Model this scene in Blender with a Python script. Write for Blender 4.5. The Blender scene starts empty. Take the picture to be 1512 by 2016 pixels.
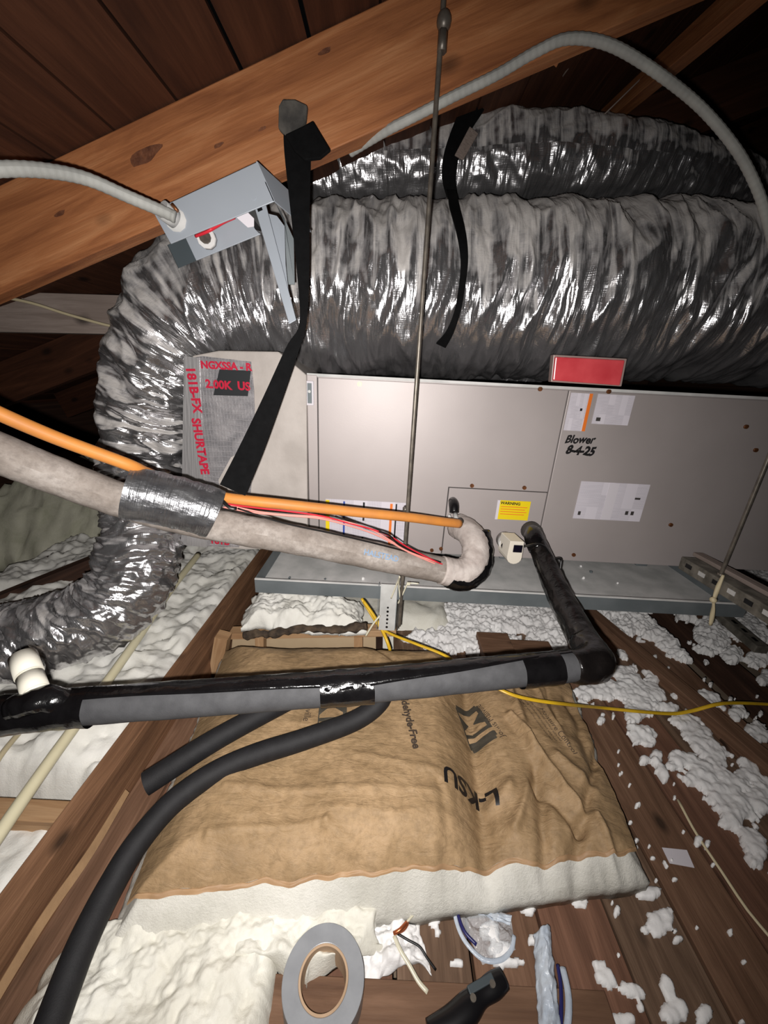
import bpy, bmesh, math, random
import numpy as np
from mathutils import Vector, Matrix, noise

# ------------------------------------------------------------------ camera, light, exposure
SC = bpy.context.scene
COL = SC.collection
H = 0.90                      # phone held 0.9 m above the deck boards
FPX = 740.0                   # focal length in pixels of the 1512x2016 frame
VPD = (650.0, 3050.0)         # where plumb lines meet
_d = Vector((VPD[0] - 756, VPD[1] - 1008, FPX)).normalized()      # "down" in camera axes (x right, y down, z forward)
_f = (Vector((0, 0, 1)) - _d * _d.z).normalized()
_r = _d.cross(_f)
cam_d = bpy.data.cameras.new('camera'); cam = bpy.data.objects.new('camera', cam_d); COL.objects.link(cam)
cam_d.sensor_fit = 'HORIZONTAL'; cam_d.sensor_width = 36.0; cam_d.lens = 36.0 * FPX / 1512
cam_d.clip_start = 0.01; cam_d.clip_end = 50
def c2w(v): return Vector((v.dot(_r), v.dot(_f), -v.dot(_d)))
cx, cy, cz = c2w(Vector((1, 0, 0))), c2w(Vector((0, -1, 0))), c2w(Vector((0, 0, -1)))
cam.matrix_world = Matrix(((cx.x, cy.x, cz.x, 0), (cx.y, cy.y, cz.y, 0), (cx.z, cy.z, cz.z, H), (0, 0, 0, 1)))
SC.camera = cam
w = bpy.data.worlds.new('world'); SC.world = w; w.use_nodes = True
w.node_tree.nodes['Background'].inputs[0].default_value = (0.9, 0.95, 1, 1)
w.node_tree.nodes['Background'].inputs[1].default_value = 0.0015
ld = bpy.data.lights.new('phone_flash', 'SPOT'); lo = bpy.data.objects.new('phone_flash', ld); COL.objects.link(lo)
ld.energy = 64; ld.spot_size = math.radians(152); ld.spot_blend = 1.0; ld.shadow_soft_size = 0.006
ld.color = (1.0, 0.965, 0.93)
lo.matrix_world = cam.matrix_world @ Matrix.Translation((-0.018, -0.022, 0.0)) @ Matrix.Rotation(math.radians(-3), 4, 'X') @ Matrix.Rotation(math.radians(9), 4, 'Y')
vs = SC.view_settings
vs.view_transform = 'Standard'; vs.look = 'None'; vs.exposure = 0.0; vs.gamma = 1.0; vs.use_curve_mapping = False
SC.cycles.use_denoising = True
SC.cycles.max_bounces = 4; SC.cycles.diffuse_bounces = 2; SC.cycles.glossy_bounces = 2; SC.cycles.transparent_max_bounces = 6
SC.cycles.caustics_reflective = False; SC.cycles.caustics_refractive = False
SC.cycles.use_adaptive_sampling = True; SC.cycles.adaptive_threshold = 0.03

def ray(px, py): return c2w(Vector(((px - 756) / FPX, (py - 1008) / FPX, 1.0)))
def PY(px, py, Y):
    r = ray(px, py); p = r * (Y / r.y); return Vector((p.x, p.y, p.z + H))
def PZ(px, py, Z):
    r = ray(px, py); p = r * ((Z - H) / r.z); return Vector((p.x, p.y, Z))
def R(m, Y, px, py):          # m pixels at that place in metres
    r = ray(px, py); return m * (Y / r.y) / FPX

random.seed(7)
rnd = random.random
U = random.uniform

# ------------------------------------------------------------------ materials
def lin(c):
    f = lambda x: x / 12.92 if x <= 0.04045 else ((x + 0.055) / 1.055) ** 2.4
    return tuple(f(x / 255) for x in c) + (1,)
MATS = {}
class NT:
    def __init__(s, name):
        s.m = bpy.data.materials.new(name); s.m.use_nodes = True; s.t = s.m.node_tree
        s.b = s.t.nodes['Principled BSDF']; MATS[name] = s.m
    def n(s, typ, **kw):
        nd = s.t.nodes.new(typ)
        for k, v in kw.items():
            if k in nd.inputs: nd.inputs[k].default_value = v
            else: setattr(nd, k, v)
        return nd
    def l(s, a, b): s.t.links.new(a, b)
    def coord(s, kind='Object', scale=(1, 1, 1)):
        tc = s.n('ShaderNodeTexCoord'); mp = s.n('ShaderNodeMapping'); mp.inputs['Scale'].default_value = scale
        s.l(tc.outputs[kind], mp.inputs['Vector']); return mp.outputs[0]
    def noise(s, vec, scale, detail=4, rough=0.55, dist=0.0):
        nd = s.n('ShaderNodeTexNoise'); nd.inputs['Scale'].default_value = scale; nd.inputs['Detail'].default_value = detail
        nd.inputs['Roughness'].default_value = rough; nd.inputs['Distortion'].default_value = dist
        s.l(vec, nd.inputs['Vector']); return nd.outputs[0]
    def ramp(s, fac, stops):
        nd = s.n('ShaderNodeValToRGB'); e = nd.color_ramp.elements
        while len(e) > 1: e.remove(e[0])
        e[0].position = stops[0][0]; e[0].color = stops[0][1]
        for p, c in stops[1:]:
            x = e.new(p); x.color = c
        s.l(fac, nd.inputs[0]); return nd.outputs[0]
    def mix(s, fac, a, b):
        nd = s.n('ShaderNodeMix'); nd.data_type = 'RGBA'
        for inp, v in ((nd.inputs[0], fac), (nd.inputs[6], a), (nd.inputs[7], b)):
            if hasattr(v, 'is_output'): s.l(v, inp)
            else: inp.default_value = v
        return nd.outputs[2]
    def math(s, op, a, b=0.0):
        nd = s.n('ShaderNodeMath'); nd.operation = op
        for inp, v in ((nd.inputs[0], a), (nd.inputs[1], b)):
            if hasattr(v, 'is_output'): s.l(v, inp)
            else: inp.default_value = v
        return nd.outputs[0]
    def bump(s, h, strength, dist=0.01):
        nd = s.n('ShaderNodeBump'); nd.inputs['Strength'].default_value = strength; nd.inputs['Distance'].default_value = dist
        s.l(h, nd.inputs['Height']); s.l(nd.outputs[0], s.b.inputs['Normal'])
    def set(s, **kw):
        for k, v in kw.items():
            k = {'base': 'Base Color', 'rough': 'Roughness', 'metal': 'Metallic', 'spec': 'Specular IOR Level', 'alpha': 'Alpha', 'trans': 'Transmission Weight', 'coat': 'Coat Weight', 'sss': 'Subsurface Weight'}[k]
            if hasattr(v, 'is_output'): s.l(v, s.b.inputs[k])
            else: s.b.inputs[k].default_value = v
        return s

def simple(name, c1, c2=None, rough=0.5, metal=0.0, scale=12, bump=0.0, bscale=80, spec=0.5, kind='Object', stretch=(1, 1, 1), lo=0.35, hi=0.65, bdist=0.005):
    t = NT(name); t.set(rough=rough, metal=metal, spec=spec)
    v = t.coord(kind, stretch)
    if c2 is None: t.set(base=lin(c1))
    else: t.set(base=t.ramp(t.noise(v, scale), [(lo, lin(c1)), (hi, lin(c2))]))
    if bump: t.bump(t.noise(v, bscale, 6), bump, bdist)
    return t.m

def wood(name, c1, c2, c3, rough=0.75, sc=1.0, bump=0.35, seed=0.0):
    t = NT(name); t.set(rough=rough, spec=0.25)
    v = t.coord('UV', (1.3 * sc, 14 * sc, 1)); v2 = t.coord('UV', (7 * sc, 150 * sc, 1)); v3 = t.coord('UV', (5 * sc, 9 * sc, 1))
    a = t.noise(v, 2.2, 6, 0.6, 0.8); b = t.noise(v2, 1.0, 4, 0.6)
    base = t.ramp(a, [(0.28, lin(c1)), (0.5, lin(c2)), (0.72, lin(c3))])
    base = t.mix(t.ramp(b, [(0.35, (0.25, 0.25, 0.25, 1)), (0.6, (0, 0, 0, 1))]), base, lin(c1))
    kn = t.n('ShaderNodeTexVoronoi'); t.l(v3, kn.inputs['Vector']); kn.inputs['Scale'].default_value = 1.0
    knot = t.ramp(kn.outputs['Distance'], [(0.06, (0.85, 0.85, 0.85, 1)), (0.17, (0, 0, 0, 1))])
    base = t.mix(knot, base, lin(tuple(x * 0.5 for x in c1)))
    t.set(base=base); t.bump(t.math('ADD', b, t.math('MULTIPLY', a, 0.8)), bump, 0.004)
    return t.m

M = {}
M['rafter'] = wood('rafter_wood', (122, 73, 45), (163, 105, 66), (188, 132, 90), 0.6, 1.0, 0.3)
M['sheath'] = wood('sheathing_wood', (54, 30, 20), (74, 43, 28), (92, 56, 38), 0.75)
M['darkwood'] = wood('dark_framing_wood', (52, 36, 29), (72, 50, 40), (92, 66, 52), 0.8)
M['joist'] = wood('joist_wood', (94, 66, 48), (128, 93, 68), (156, 117, 88), 0.75, 1.2)
M['deck'] = wood('deck_wood', (88, 64, 48), (118, 88, 69), (142, 110, 88), 0.75, 1.2)
M['decks'] = [M['deck'], wood('deck_wood_b', (86, 60, 47), (116, 83, 66), (142, 104, 84), 0.8, 1.0), wood('deck_wood_c', (78, 59, 46), (110, 87, 70), (136, 111, 92), 0.75, 1.4)]
M['ply'] = wood('plywood_board', (84, 60, 45), (110, 82, 63), (132, 101, 80), 0.7, 0.8, 0.25)
M['lightwood'] = wood('new_lumber', (150, 114, 82), (176, 140, 104), (196, 162, 126), 0.65, 1.3, 0.2)
M['greywood'] = wood('weathered_lumber', (118, 104, 96), (142, 128, 120), (160, 146, 138), 0.85)
M['redwood'] = wood('reddish_framing', (66, 38, 28), (90, 54, 38), (112, 70, 52), 0.7)
M['cabinet'] = simple('painted_cabinet_steel', (170, 161, 159), (178, 169, 167), 0.5, 0.22, 3, 0.02, 300, 0.5)
M['cabdark'] = simple('cabinet_gap_steel', (60, 56, 54), None, 0.6)
M['mastic'] = simple('mastic_coating', (178, 170, 164), (196, 188, 182), 0.8, 0, 9, 0.25, 60, 0.2)
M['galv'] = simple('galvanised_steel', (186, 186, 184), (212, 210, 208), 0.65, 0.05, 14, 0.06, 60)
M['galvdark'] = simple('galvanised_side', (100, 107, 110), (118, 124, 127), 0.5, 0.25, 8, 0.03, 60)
M['boxgrey'] = simple('grey_enamel_steel', (150, 156, 164), (158, 164, 172), 0.4, 0.1, 4)
M['boxdark'] = simple('dark_enclosure_inside', (62, 70, 74), None, 0.5)
M['steel'] = simple('zinc_rod', (122, 114, 104), (90, 84, 78), 0.4, 0.45, 40)
M['bracket'] = simple('perforated_steel', (186, 186, 184), (206, 206, 204), 0.45, 0.1, 20)
M['screw'] = simple('rusty_screw', (150, 96, 60), (110, 70, 46), 0.45, 0.7, 90)
M['brass'] = simple('brass_screw', (214, 160, 70), None, 0.3, 0.8)
M['foam'] = simple('black_pipe_foam', (22, 21, 23), (28, 27, 29), 0.7, 0, 60, 0.12, 500, 0.35)
M['foamgrey'] = simple('grey_pipe_foam', (62, 62, 64), (72, 72, 74), 0.75, 0, 40, 0.12, 500, 0.3)
M['vinyl'] = simple('black_vinyl_tape', (12, 11, 12), (18, 17, 18), 0.16, 0, 30, 0.35, 22, 0.6, bdist=0.01)
M['vinyl_dark'] = simple('black_vinyl_wrap', (14, 12, 12), (22, 19, 18), 0.22, 0, 20, 0.4, 26, 0.5, bdist=0.01)
M['strap'] = simple('black_duct_strap', (7, 7, 8), (12, 12, 13), 0.85, 0, 60, 0.15, 600, 0.12)
M['strapend'] = simple('dusty_strap_end', (54, 52, 50), (92, 88, 82), 0.8, 0, 22, 0.15, 500, 0.2)
M['white_pvc'] = simple('white_plastic_pipe', (216, 212, 196), (228, 224, 212), 0.35, 0, 10)
M['cream_pipe'] = simple('cream_plastic_tube', (216, 206, 170), (228, 220, 188), 0.4, 0, 8)
M['whiteplastic'] = simple('white_plastic', (222, 214, 200), None, 0.35)
M['blackplastic'] = simple('black_plastic', (18, 17, 19), None, 0.3)
M['yellow'] = simple('yellow_cable_jacket', (222, 180, 36), (206, 164, 40), 0.4, 0, 30)
M['cream'] = simple('cream_cable', (206, 192, 158), None, 0.5)
M['orange'] = simple('orange_coated_tube', (204, 132, 60), (188, 122, 62), 0.5, 0, 20)
M['copper'] = simple('copper', (196, 110, 72), None, 0.3, 0.8)
M['wirered'] = simple('red_wire', (206, 44, 58), None, 0.35)
M['wirepink'] = simple('pink_wire', (232, 150, 140), None, 0.4)
M['wireblack'] = simple('black_wire', (14, 13, 14), None, 0.4)
M['ziptie'] = simple('nylon_tie', (206, 200, 178), None, 0.35)
M['conduit'] = simple('grey_flex_conduit', (150, 150, 146), (166, 166, 161), 0.65, 0, 20, 0.1, 200)
M['paper'] = simple('white_label_stock', (214, 208, 214), None, 0.5)
M['ink'] = simple('black_marker', (20, 18, 20), None, 0.5)
M['inkbrown'] = simple('brown_print', (62, 50, 40), None, 0.7)
M['inkgreen'] = simple('dark_logo_print', (58, 54, 46), (68, 62, 52), 0.7, 0, 60)
M['inkblue'] = simple('faded_blue_print', (122, 152, 186), None, 0.6)
M['inkred'] = simple('red_print', (196, 40, 66), None, 0.35)
M['sy'] = simple('yellow_label', (236, 208, 22), None, 0.45)
M['so'] = simple('orange_stripe', (232, 120, 40), None, 0.5)
M['sb'] = simple('blue_stripe', (50, 78, 160), None, 0.5)
M['red'] = simple('red_plastic', (224, 84, 90), (206, 64, 72), 0.3, 0, 12, 0.05, 30, 0.6)
M['tape'] = simple('grey_duct_tape', (140, 142, 146), (150, 152, 156), 0.38, 0.1, 30, 0.03, 200)
M['card'] = simple('cardboard_core', (168, 140, 112), (184, 156, 128), 0.8, 0, 20)
M['drywall'] = simple('ceiling_board_back', (128, 112, 96), (146, 130, 112), 0.9, 0, 6)
M['cardpanel'] = simple('tan_panel', (178, 154, 122), (190, 166, 134), 0.85, 0, 6)
M['fibre_white'] = None
M['dustysteel'] = simple('dusty_strut_steel', (86, 82, 74), (128, 122, 112), 0.75, 0.1, 30, 0.3, 60)
M['lens'] = simple('dark_window', (16, 14, 26), None, 0.12)

def fibre(name, c1, c2, c3, bscale=55, bump=0.35):
    t = NT(name); t.set(rough=1.0, spec=0.05)
    v = t.coord('Object')
    a = t.noise(v, 7, 6, 0.65, 0.6); b = t.noise(v, bscale, 8, 0.75, 0.5); c = t.noise(v, 260, 4, 0.7)
    base = t.ramp(a, [(0.3, lin(c1)), (0.5, lin(c2)), (0.7, lin(c3))])
    base = t.mix(t.ramp(b, [(0.3, (0.3, 0.3, 0.3, 1)), (0.5, (0, 0, 0, 1))]), base, lin(c1))
    t.set(base=base); t.bump(t.math('ADD', b, t.math('MULTIPLY', c, 0.9)), bump, 0.008)
    return t.m
M['fibre'] = fibre('fibreglass_wool', (212, 208, 195), (226, 223, 212), (237, 235, 226), bump=0.3)
M['fibre_bright'] = fibre('brightened_fibreglass_wool', (228, 225, 216), (240, 238, 231), (247, 245, 240), bump=0.25)  # whiter wool, its colour lifted further to make up for weak flash
M['fibre_core'] = fibre('fibreglass_batt_edge', (194, 191, 181), (212, 209, 200), (226, 223, 215), bump=0.4)
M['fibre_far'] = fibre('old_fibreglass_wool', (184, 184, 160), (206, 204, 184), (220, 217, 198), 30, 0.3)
M['loose'] = fibre('loose_fill_wool', (232, 229, 228), (243, 241, 240), (249, 248, 247), 120, 0.22)

# foil: metal film with dust settled on what faces up
def foil(name, dust_lo, dust_hi, dustc=(206, 201, 197), bstr=0.55, us=(26, 3.5, 1), film=0.10):
    t = NT(name)
    uv = t.coord('UV', us); uv2 = t.coord('UV', (70, 22, 1)); ob = t.coord('Object')
    n1 = t.noise(uv, 1.0, 3, 0.55, 0.8); n2 = t.noise(uv2, 1.0, 3, 0.55, 1.0)
    vo = t.n('ShaderNodeTexVoronoi'); vo.feature = 'F1'; t.l(t.coord('UV', (15, 7, 1)), vo.inputs['Vector']); vo.inputs['Scale'].default_value = 1.0
    n3 = t.noise(t.coord('UV', (30, 420, 1)), 1.0, 1)
    hgt = t.math('ADD', t.math('ADD', n1, t.math('MULTIPLY', n2, 0.2)), t.math('ADD', t.math('MULTIPLY', vo.outputs['Distance'], 0.7), t.math('MULTIPLY', n3, 0.035)))
    t.bump(hgt, bstr, 0.02)
    ge = t.n('ShaderNodeNewGeometry'); sp = t.n('ShaderNodeSeparateXYZ'); t.l(ge.outputs['Normal'], sp.inputs[0])
    dn = t.noise(ob, 13, 5, 0.6, 0.4); st = t.noise(t.coord('UV', (34, 2.2, 1)), 1.0, 3, 0.6, 0.5)
    k = t.math('ADD', sp.outputs[2], t.math('MULTIPLY', t.math('SUBTRACT', dn, 0.5), 1.1))
    k = t.math('ADD', k, t.math('MULTIPLY', t.math('SUBTRACT', st, 0.5), 2.2))
    mr = t.n('ShaderNodeMapRange'); mr.inputs['From Min'].default_value = dust_lo; mr.inputs['From Max'].default_value = dust_hi
    mr.inputs['To Min'].default_value = film; mr.inputs['To Max'].default_value = 0.97
    t.l(k, mr.inputs['Value']); fac = mr.outputs[0]
    t.set(base=t.mix(fac, lin((206, 205, 208)), lin(dustc)))
    t.set(metal=t.math('SUBTRACT', 1.0, fac))
    t.set(rough=t.math('ADD', 0.19, t.math('MULTIPLY', fac, 0.5)))
    return t.m
M['foil'] = foil('foil_duct_jacket', 0.05, 0.62)
M['foil_low'] = foil('foil_duct_clean', 0.7, 1.5, film=0.12, bstr=0.42)
M['foil_tape'] = foil('metal_tape', 1.5, 2.0, bstr=0.12, us=(2, 3, 1), film=0.35)

def duct_tape():
    t = NT('silver_wrap_tape'); t.set(rough=0.3, metal=0.85)
    v = t.coord('UV', (1, 1, 1)); a = t.noise(t.coord('UV', (160, 14, 1)), 1.0, 3); b = t.noise(t.coord('UV', (20, 40, 1)), 1.0, 4)
    t.set(base=t.ramp(b, [(0.35, lin((120, 120, 124))), (0.65, lin((160, 160, 162)))])); t.bump(t.math('ADD', a, b), 0.5, 0.006)
    return t.m
M['wrap'] = duct_tape()

def fsk():
    t = NT('scrim_foil_facing')
    v = t.coord('Object', (1, 1, 1))
    wv = t.n('ShaderNodeTexWave'); wv.wave_type = 'BANDS'; wv.bands_direction = 'Z'; t.l(v, wv.inputs['Vector']); wv.inputs['Scale'].default_value = 20; wv.inputs['Distortion'].default_value = 5; wv.inputs['Detail Scale'].default_value = 0.6
    wx = t.n('ShaderNodeTexWave'); wx.wave_type = 'BANDS'; wx.bands_direction = 'X'; t.l(v, wx.inputs['Vector']); wx.inputs['Scale'].default_value = 36; wx.inputs['Distortion'].default_value = 2
    g = t.math('MAXIMUM', t.ramp(wv.outputs[1], [(0.88, (0, 0, 0, 1)), (0.98, (1, 1, 1, 1))]), t.ramp(wx.outputs[1], [(0.9, (0, 0, 0, 1)), (0.98, (1, 1, 1, 1))]))
    n = t.noise(v, 22, 5, 0.6, 0.4)
    base = t.mix(t.math('MULTIPLY', g, 0.45), t.ramp(n, [(0.35, lin((156, 154, 158))), (0.65, lin((204, 200, 202)))]), lin((206, 202, 206)))
    t.set(base=base, metal=0.55, rough=0.36); t.bump(t.math('ADD', g, n), 0.5, 0.004)
    return t.m
M['fsk'] = fsk()

def kraft():
    t = NT('kraft_paper_facing'); t.set(rough=0.6, spec=0.3)
    v = t.coord('Object')
    a = t.noise(v, 9, 6, 0.65, 0.5); b = t.noise(v, 70, 6, 0.7); c = t.noise(t.coord('Object', (1, 3, 1)), 26, 6, 0.6, 1.2)
    base = t.ramp(a, [(0.3, lin((138, 113, 82))), (0.5, lin((156, 129, 96))), (0.7, lin((172, 143, 109)))])
    base = t.mix(t.ramp(b, [(0.34, (0.5, 0.5, 0.5, 1)), (0.55, (0, 0, 0, 1))]), base, lin((118, 97, 70)))
    t.set(base=base); t.bump(t.math('ADD', c, t.math('MULTIPLY', b, 0.35)), 0.5, 0.006)
    return t.m
M['kraft'] = kraft()
M['kraftedge'] = simple('kraft_paper_fold', (170, 136, 100), (154, 122, 90), 0.6, 0, 20, 0.3, 40)

def dusty_pipe():
    t = NT('dusty_grey_pipe_insulation'); t.set(rough=0.9, spec=0.15)
    v = t.coord('UV', (10, 14, 1)); ob = t.coord('Object')
    a = t.noise(v, 1.0, 6, 0.65); b = t.noise(ob, 70, 5, 0.7)
    base = t.ramp(a, [(0.3, lin((124, 114, 106))), (0.5, lin((150, 141, 134))), (0.7, lin((176, 168, 162)))])
    base = t.mix(t.ramp(b, [(0.35, (0.5, 0.5, 0.5, 1)), (0.55, (0, 0, 0, 1))]), base, lin((112, 104, 98)))
    t.set(base=base); t.bump(b, 0.3, 0.004)
    return t.m
M['pipeins'] = dusty_pipe()

def printed(name, ground, inkc, su, sv, thr=0.5):
    t = NT(name); t.set(rough=0.5)
    v = t.coord('UV'); br = t.n('ShaderNodeTexWave'); br.wave_type = 'BANDS'; br.bands_direction = 'X'; t.l(v, br.inputs['Vector']); br.inputs['Scale'].default_value = su
    fl = t.n('ShaderNodeVectorMath'); fl.operation = 'FLOOR'; t.l(t.coord('UV', (6, 3, 1)), fl.inputs[0])
    wn = t.n('ShaderNodeTexWhiteNoise'); t.l(fl.outputs[0], wn.inputs['Vector'])
    n = t.noise(t.coord('UV', (3, 60, 1)), 1.0, 1)
    k = t.math('MULTIPLY', br.outputs[1], t.ramp(n, [(0.35, (0.35, 0.35, 0.35, 1)), (0.55, (1, 1, 1, 1))]))
    k = t.math('MULTIPLY', k, t.ramp(wn.outputs['Value'], [(0.22, (0, 0, 0, 1)), (0.3, (0.6, 0.6, 0.6, 1)), (1.0, (1, 1, 1, 1))]))
    t.set(base=t.mix(t.math('MULTIPLY', k, 0.5), lin(ground), lin(inkc)))
    return t.m
M['print'] = printed('fine_print_label', (214, 208, 216), (112, 108, 118), 16, 30, 0.42)
M['printb'] = printed('fine_print_wide', (216, 210, 218), (130, 126, 136), 22, 30, 0.42)
M['printy'] = None

def clear():
    t = NT('clear_plastic_film'); t.set(base=(0.9, 0.93, 0.97, 1), rough=0.12, spec=0.6, alpha=0.38)
    t.bump(t.noise(t.coord('Object'), 60, 4, 0.6, 0.8), 0.8, 0.01); return t.m
M['clear'] = clear()
M['bagwhite'] = simple('frosted_bag_plastic', (176, 186, 200), (196, 204, 214), 0.3, 0, 20, 0.5, 60)
M['zipblue'] = simple('blue_zip_strip', (36, 36, 92), None, 0.35)

# ------------------------------------------------------------------ builders
def link(name, me, m, parent=None, smooth=False):
    o = bpy.data.objects.new(name, me); COL.objects.link(o)
    if m is not None: me.materials.append(m)
    if smooth:
        me.polygons.foreach_set('use_smooth', [True] * len(me.polygons))
    if parent is not None:
        o.parent = parent
        mw = Matrix.Translation(parent.location) if parent.type == 'EMPTY' else Matrix.Identity(4)
        o.matrix_parent_inverse = mw.inverted()
    return o
def mesh(verts, faces, uvs=None, name='m'):
    me = bpy.data.meshes.new(name); me.from_pydata([tuple(v) for v in verts], [], faces)
    if uvs is not None:
        uvl = me.uv_layers.new(name='UVMap')
        flat = np.empty((len(me.loops), 2), 'f4'); idx = np.empty(len(me.loops), 'i4'); me.loops.foreach_get('vertex_index', idx)
        flat[:] = np.asarray(uvs, 'f4')[idx]; uvl.data.foreach_set('uv', flat.ravel())
    me.update(); return me
def tag(o, label, cat, group=None, kind=None):
    o['label'] = label; o['category'] = cat
    if group: o['group'] = group
    if kind: o['kind'] = kind
    return o
def thing(name, loc, label, cat, group=None):
    o = bpy.data.objects.new(name, None); COL.objects.link(o); o.location = loc; o.empty_display_size = 0.05
    return tag(o, label, cat, group)
def structure(o, label=None):
    o['kind'] = 'structure'
    if label: o['label'] = label
    return o

def beam_mesh(A, B, w, h, up=Vector((0, 0, 1)), seed=None):
    """a bar from A to B, w across, h along 'up'; UV u along the length"""
    A, B = Vector(A), Vector(B); d = (B - A); L = d.length; d.normalize()
    s = d.cross(up).normalized(); u = s.cross(d).normalized()
    so = rnd() * 20 if seed is None else seed
    vs_, fs, uv = [], [], []
    prof = [(-w / 2, -h / 2), (w / 2, -h / 2), (w / 2, h / 2), (-w / 2, h / 2)]
    per = [0, w, w + h, 2 * w + h, 2 * w + 2 * h]
    for i in range(4):
        a, b = prof[i], prof[(i + 1) % 4]; k = len(vs_)
        for (q, P, vv, uu) in ((a, A, per[i], 0), (a, B, per[i], L), (b, B, per[i + 1], L), (b, A, per[i + 1], 0)):
            vs_.append(P + s * q[0] + u * q[1]); uv.append((uu + so, vv + so * 0.37))
        fs.append((k, k + 1, k + 2, k + 3))
    for P, o in ((A, (0, 3, 2, 1)), (B, (0, 1, 2, 3))):
        k = len(vs_)
        for i in o: vs_.append(P + s * prof[i][0] + u * prof[i][1]); uv.append((so + prof[i][0] * 0.2, so + prof[i][1]))
        fs.append((k, k + 1, k + 2, k + 3))
    me = mesh(vs_, fs, uv)
    bm = bmesh.new(); bm.from_mesh(me); bmesh.ops.remove_doubles(bm, verts=bm.verts, dist=1e-6); bmesh.ops.recalc_face_normals(bm, faces=bm.faces); bm.to_mesh(me); bm.free()
    return me
def bevel(o, wd, seg=2):
    m = o.modifiers.new('bevel', 'BEVEL'); m.width = wd; m.segments = seg; m.limit_method = 'ANGLE'; return o
def beam(name, A, B, w, h, m, parent=None, up=Vector((0, 0, 1)), bev=0.0):
    o = link(name, beam_mesh(A, B, w, h, up), m, parent)
    if bev: bevel(o, bev)
    return o
def box(name, lo, hi, m, parent=None, bev=0.0):
    lo, hi = Vector(lo), Vector(hi); c = (lo + hi) / 2
    return beam(name, (lo.x, c.y, c.z), (hi.x, c.y, c.z), hi.y - lo.y, hi.z - lo.z, m, parent, bev=bev)
def prism(name, pts, off, m, parent=None, bev=0.0, uvquad=True):
    """a flat outline pts (world points) given thickness 'off' (vector)"""
    n = len(pts); off = Vector(off)
    vs_ = [Vector(p) for p in pts] + [Vector(p) + off for p in pts]
    fs = [tuple(range(n)), tuple(range(2 * n - 1, n - 1, -1))] + [(i, i + n, (i + 1) % n + n, (i + 1) % n) for i in range(n)]
    a = vs_[0]; ex = (vs_[1] - a); L = ex.length or 1; ex = ex / L; nn = off.normalized(); ey = nn.cross(ex)
    us = [(v - a).dot(ex) for v in vs_]; ws = [(v - a).dot(ey) for v in vs_]
    ru = (max(us) - min(us)) or 1; rw = (max(ws) - min(ws)) or 1
    uv = [((x - min(us)) / ru, (y - min(ws)) / rw) for x, y in zip(us, ws)]
    me = mesh(vs_, fs, uv)
    bm = bmesh.new(); bm.from_mesh(me); bmesh.ops.recalc_face_normals(bm, faces=bm.faces); bm.to_mesh(me); bm.free()
    o = link(name, me, m, parent)
    if bev: bevel(o, bev)
    return o

def spline(ctrl, step):
    """Catmull-Rom through control tuples (any length), resampled at about 'step' metres"""
    c = [np.array(list(p), float) for p in ctrl]
    c = [2 * c[0] - c[1]] + c + [2 * c[-1] - c[-2]]
    out = []
    for i in range(1, len(c) - 2):
        p0, p1, p2, p3 = c[i - 1], c[i], c[i + 1], c[i + 2]
        n = max(4, int(np.linalg.norm((p2 - p1)[:3]) / step * 2))
        for k in range(n):
            t = k / n
            out.append(0.5 * (2 * p1 + (p2 - p0) * t + (2 * p0 - 5 * p1 + 4 * p2 - p3) * t * t + (3 * p1 - p0 - 3 * p2 + p3) * t ** 3))
    out.append(c[-2]); out = np.array(out)
    s = np.concatenate([[0], np.cumsum(np.linalg.norm(np.diff(out[:, :3], axis=0), axis=1))])
    m = max(2, int(round(s[-1] / step)) + 1); q = np.linspace(0, s[-1], m)
    return np.stack([np.interp(q, s, out[:, j]) for j in range(out.shape[1])], 1), q
def tube_mesh(ctrl, radius=None, step=0.01, seg=14, disp=None, cap=True, flat=1.0, roll=0.0):
    """ctrl: (x,y,z[,r]); disp(s, theta, point, normal) -> metres outwards"""
    pts, q = spline(ctrl, step)
    n = len(pts); xyz = pts[:, :3]; rad = pts[:, 3] if pts.shape[1] > 3 else np.full(n, radius)
    tg = np.gradient(xyz, axis=0); tg /= np.linalg.norm(tg, axis=1)[:, None]
    up = np.array([0, 0, 1.0]) if abs(tg[0][2]) < 0.9 else np.array([0, 1.0, 0])
    nrm = np.cross(tg[0], up); nrm /= np.linalg.norm(nrm)
    vs_, uv = [], []
    th0 = 2 * math.pi / seg
    for i in range(n):
        nrm = nrm - tg[i] * nrm.dot(tg[i]); nrm /= np.linalg.norm(nrm); bn = np.cross(nrm, tg[i])
        for j in range(seg + 1):
            t = (j % seg) * th0 + roll
            dr = nrm * math.cos(t) + bn * math.sin(t) * flat
            r = rad[i]
            p = xyz[i] + dr * r
            if disp: p = p + dr * disp(q[i], t, p)
            vs_.append(p); uv.append((q[i], j * th0 * rad[0]))
    w = seg + 1
    fs = [(i * w + j, i * w + j + 1, (i + 1) * w + j + 1, (i + 1) * w + j) for i in range(n - 1) for j in range(seg)]
    if cap:
        for i, rev in ((0, False), (n - 1, True)):
            k = len(vs_); vs_.append(xyz[i]); uv.append((0, 0))
            for j in range(seg):
                a, b = i * w + j, i * w + j + 1
                fs.append((k, b, a) if not rev else (k, a, b))
    return mesh(vs_, fs, uv)
def tube(name, ctrl, r, m, parent=None, step=0.01, seg=14, disp=None, cap=True, flat=1.0, roll=0.0):
    return link(name, tube_mesh(ctrl, r, step, seg, disp, cap, flat, roll), m, parent, True)
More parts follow.
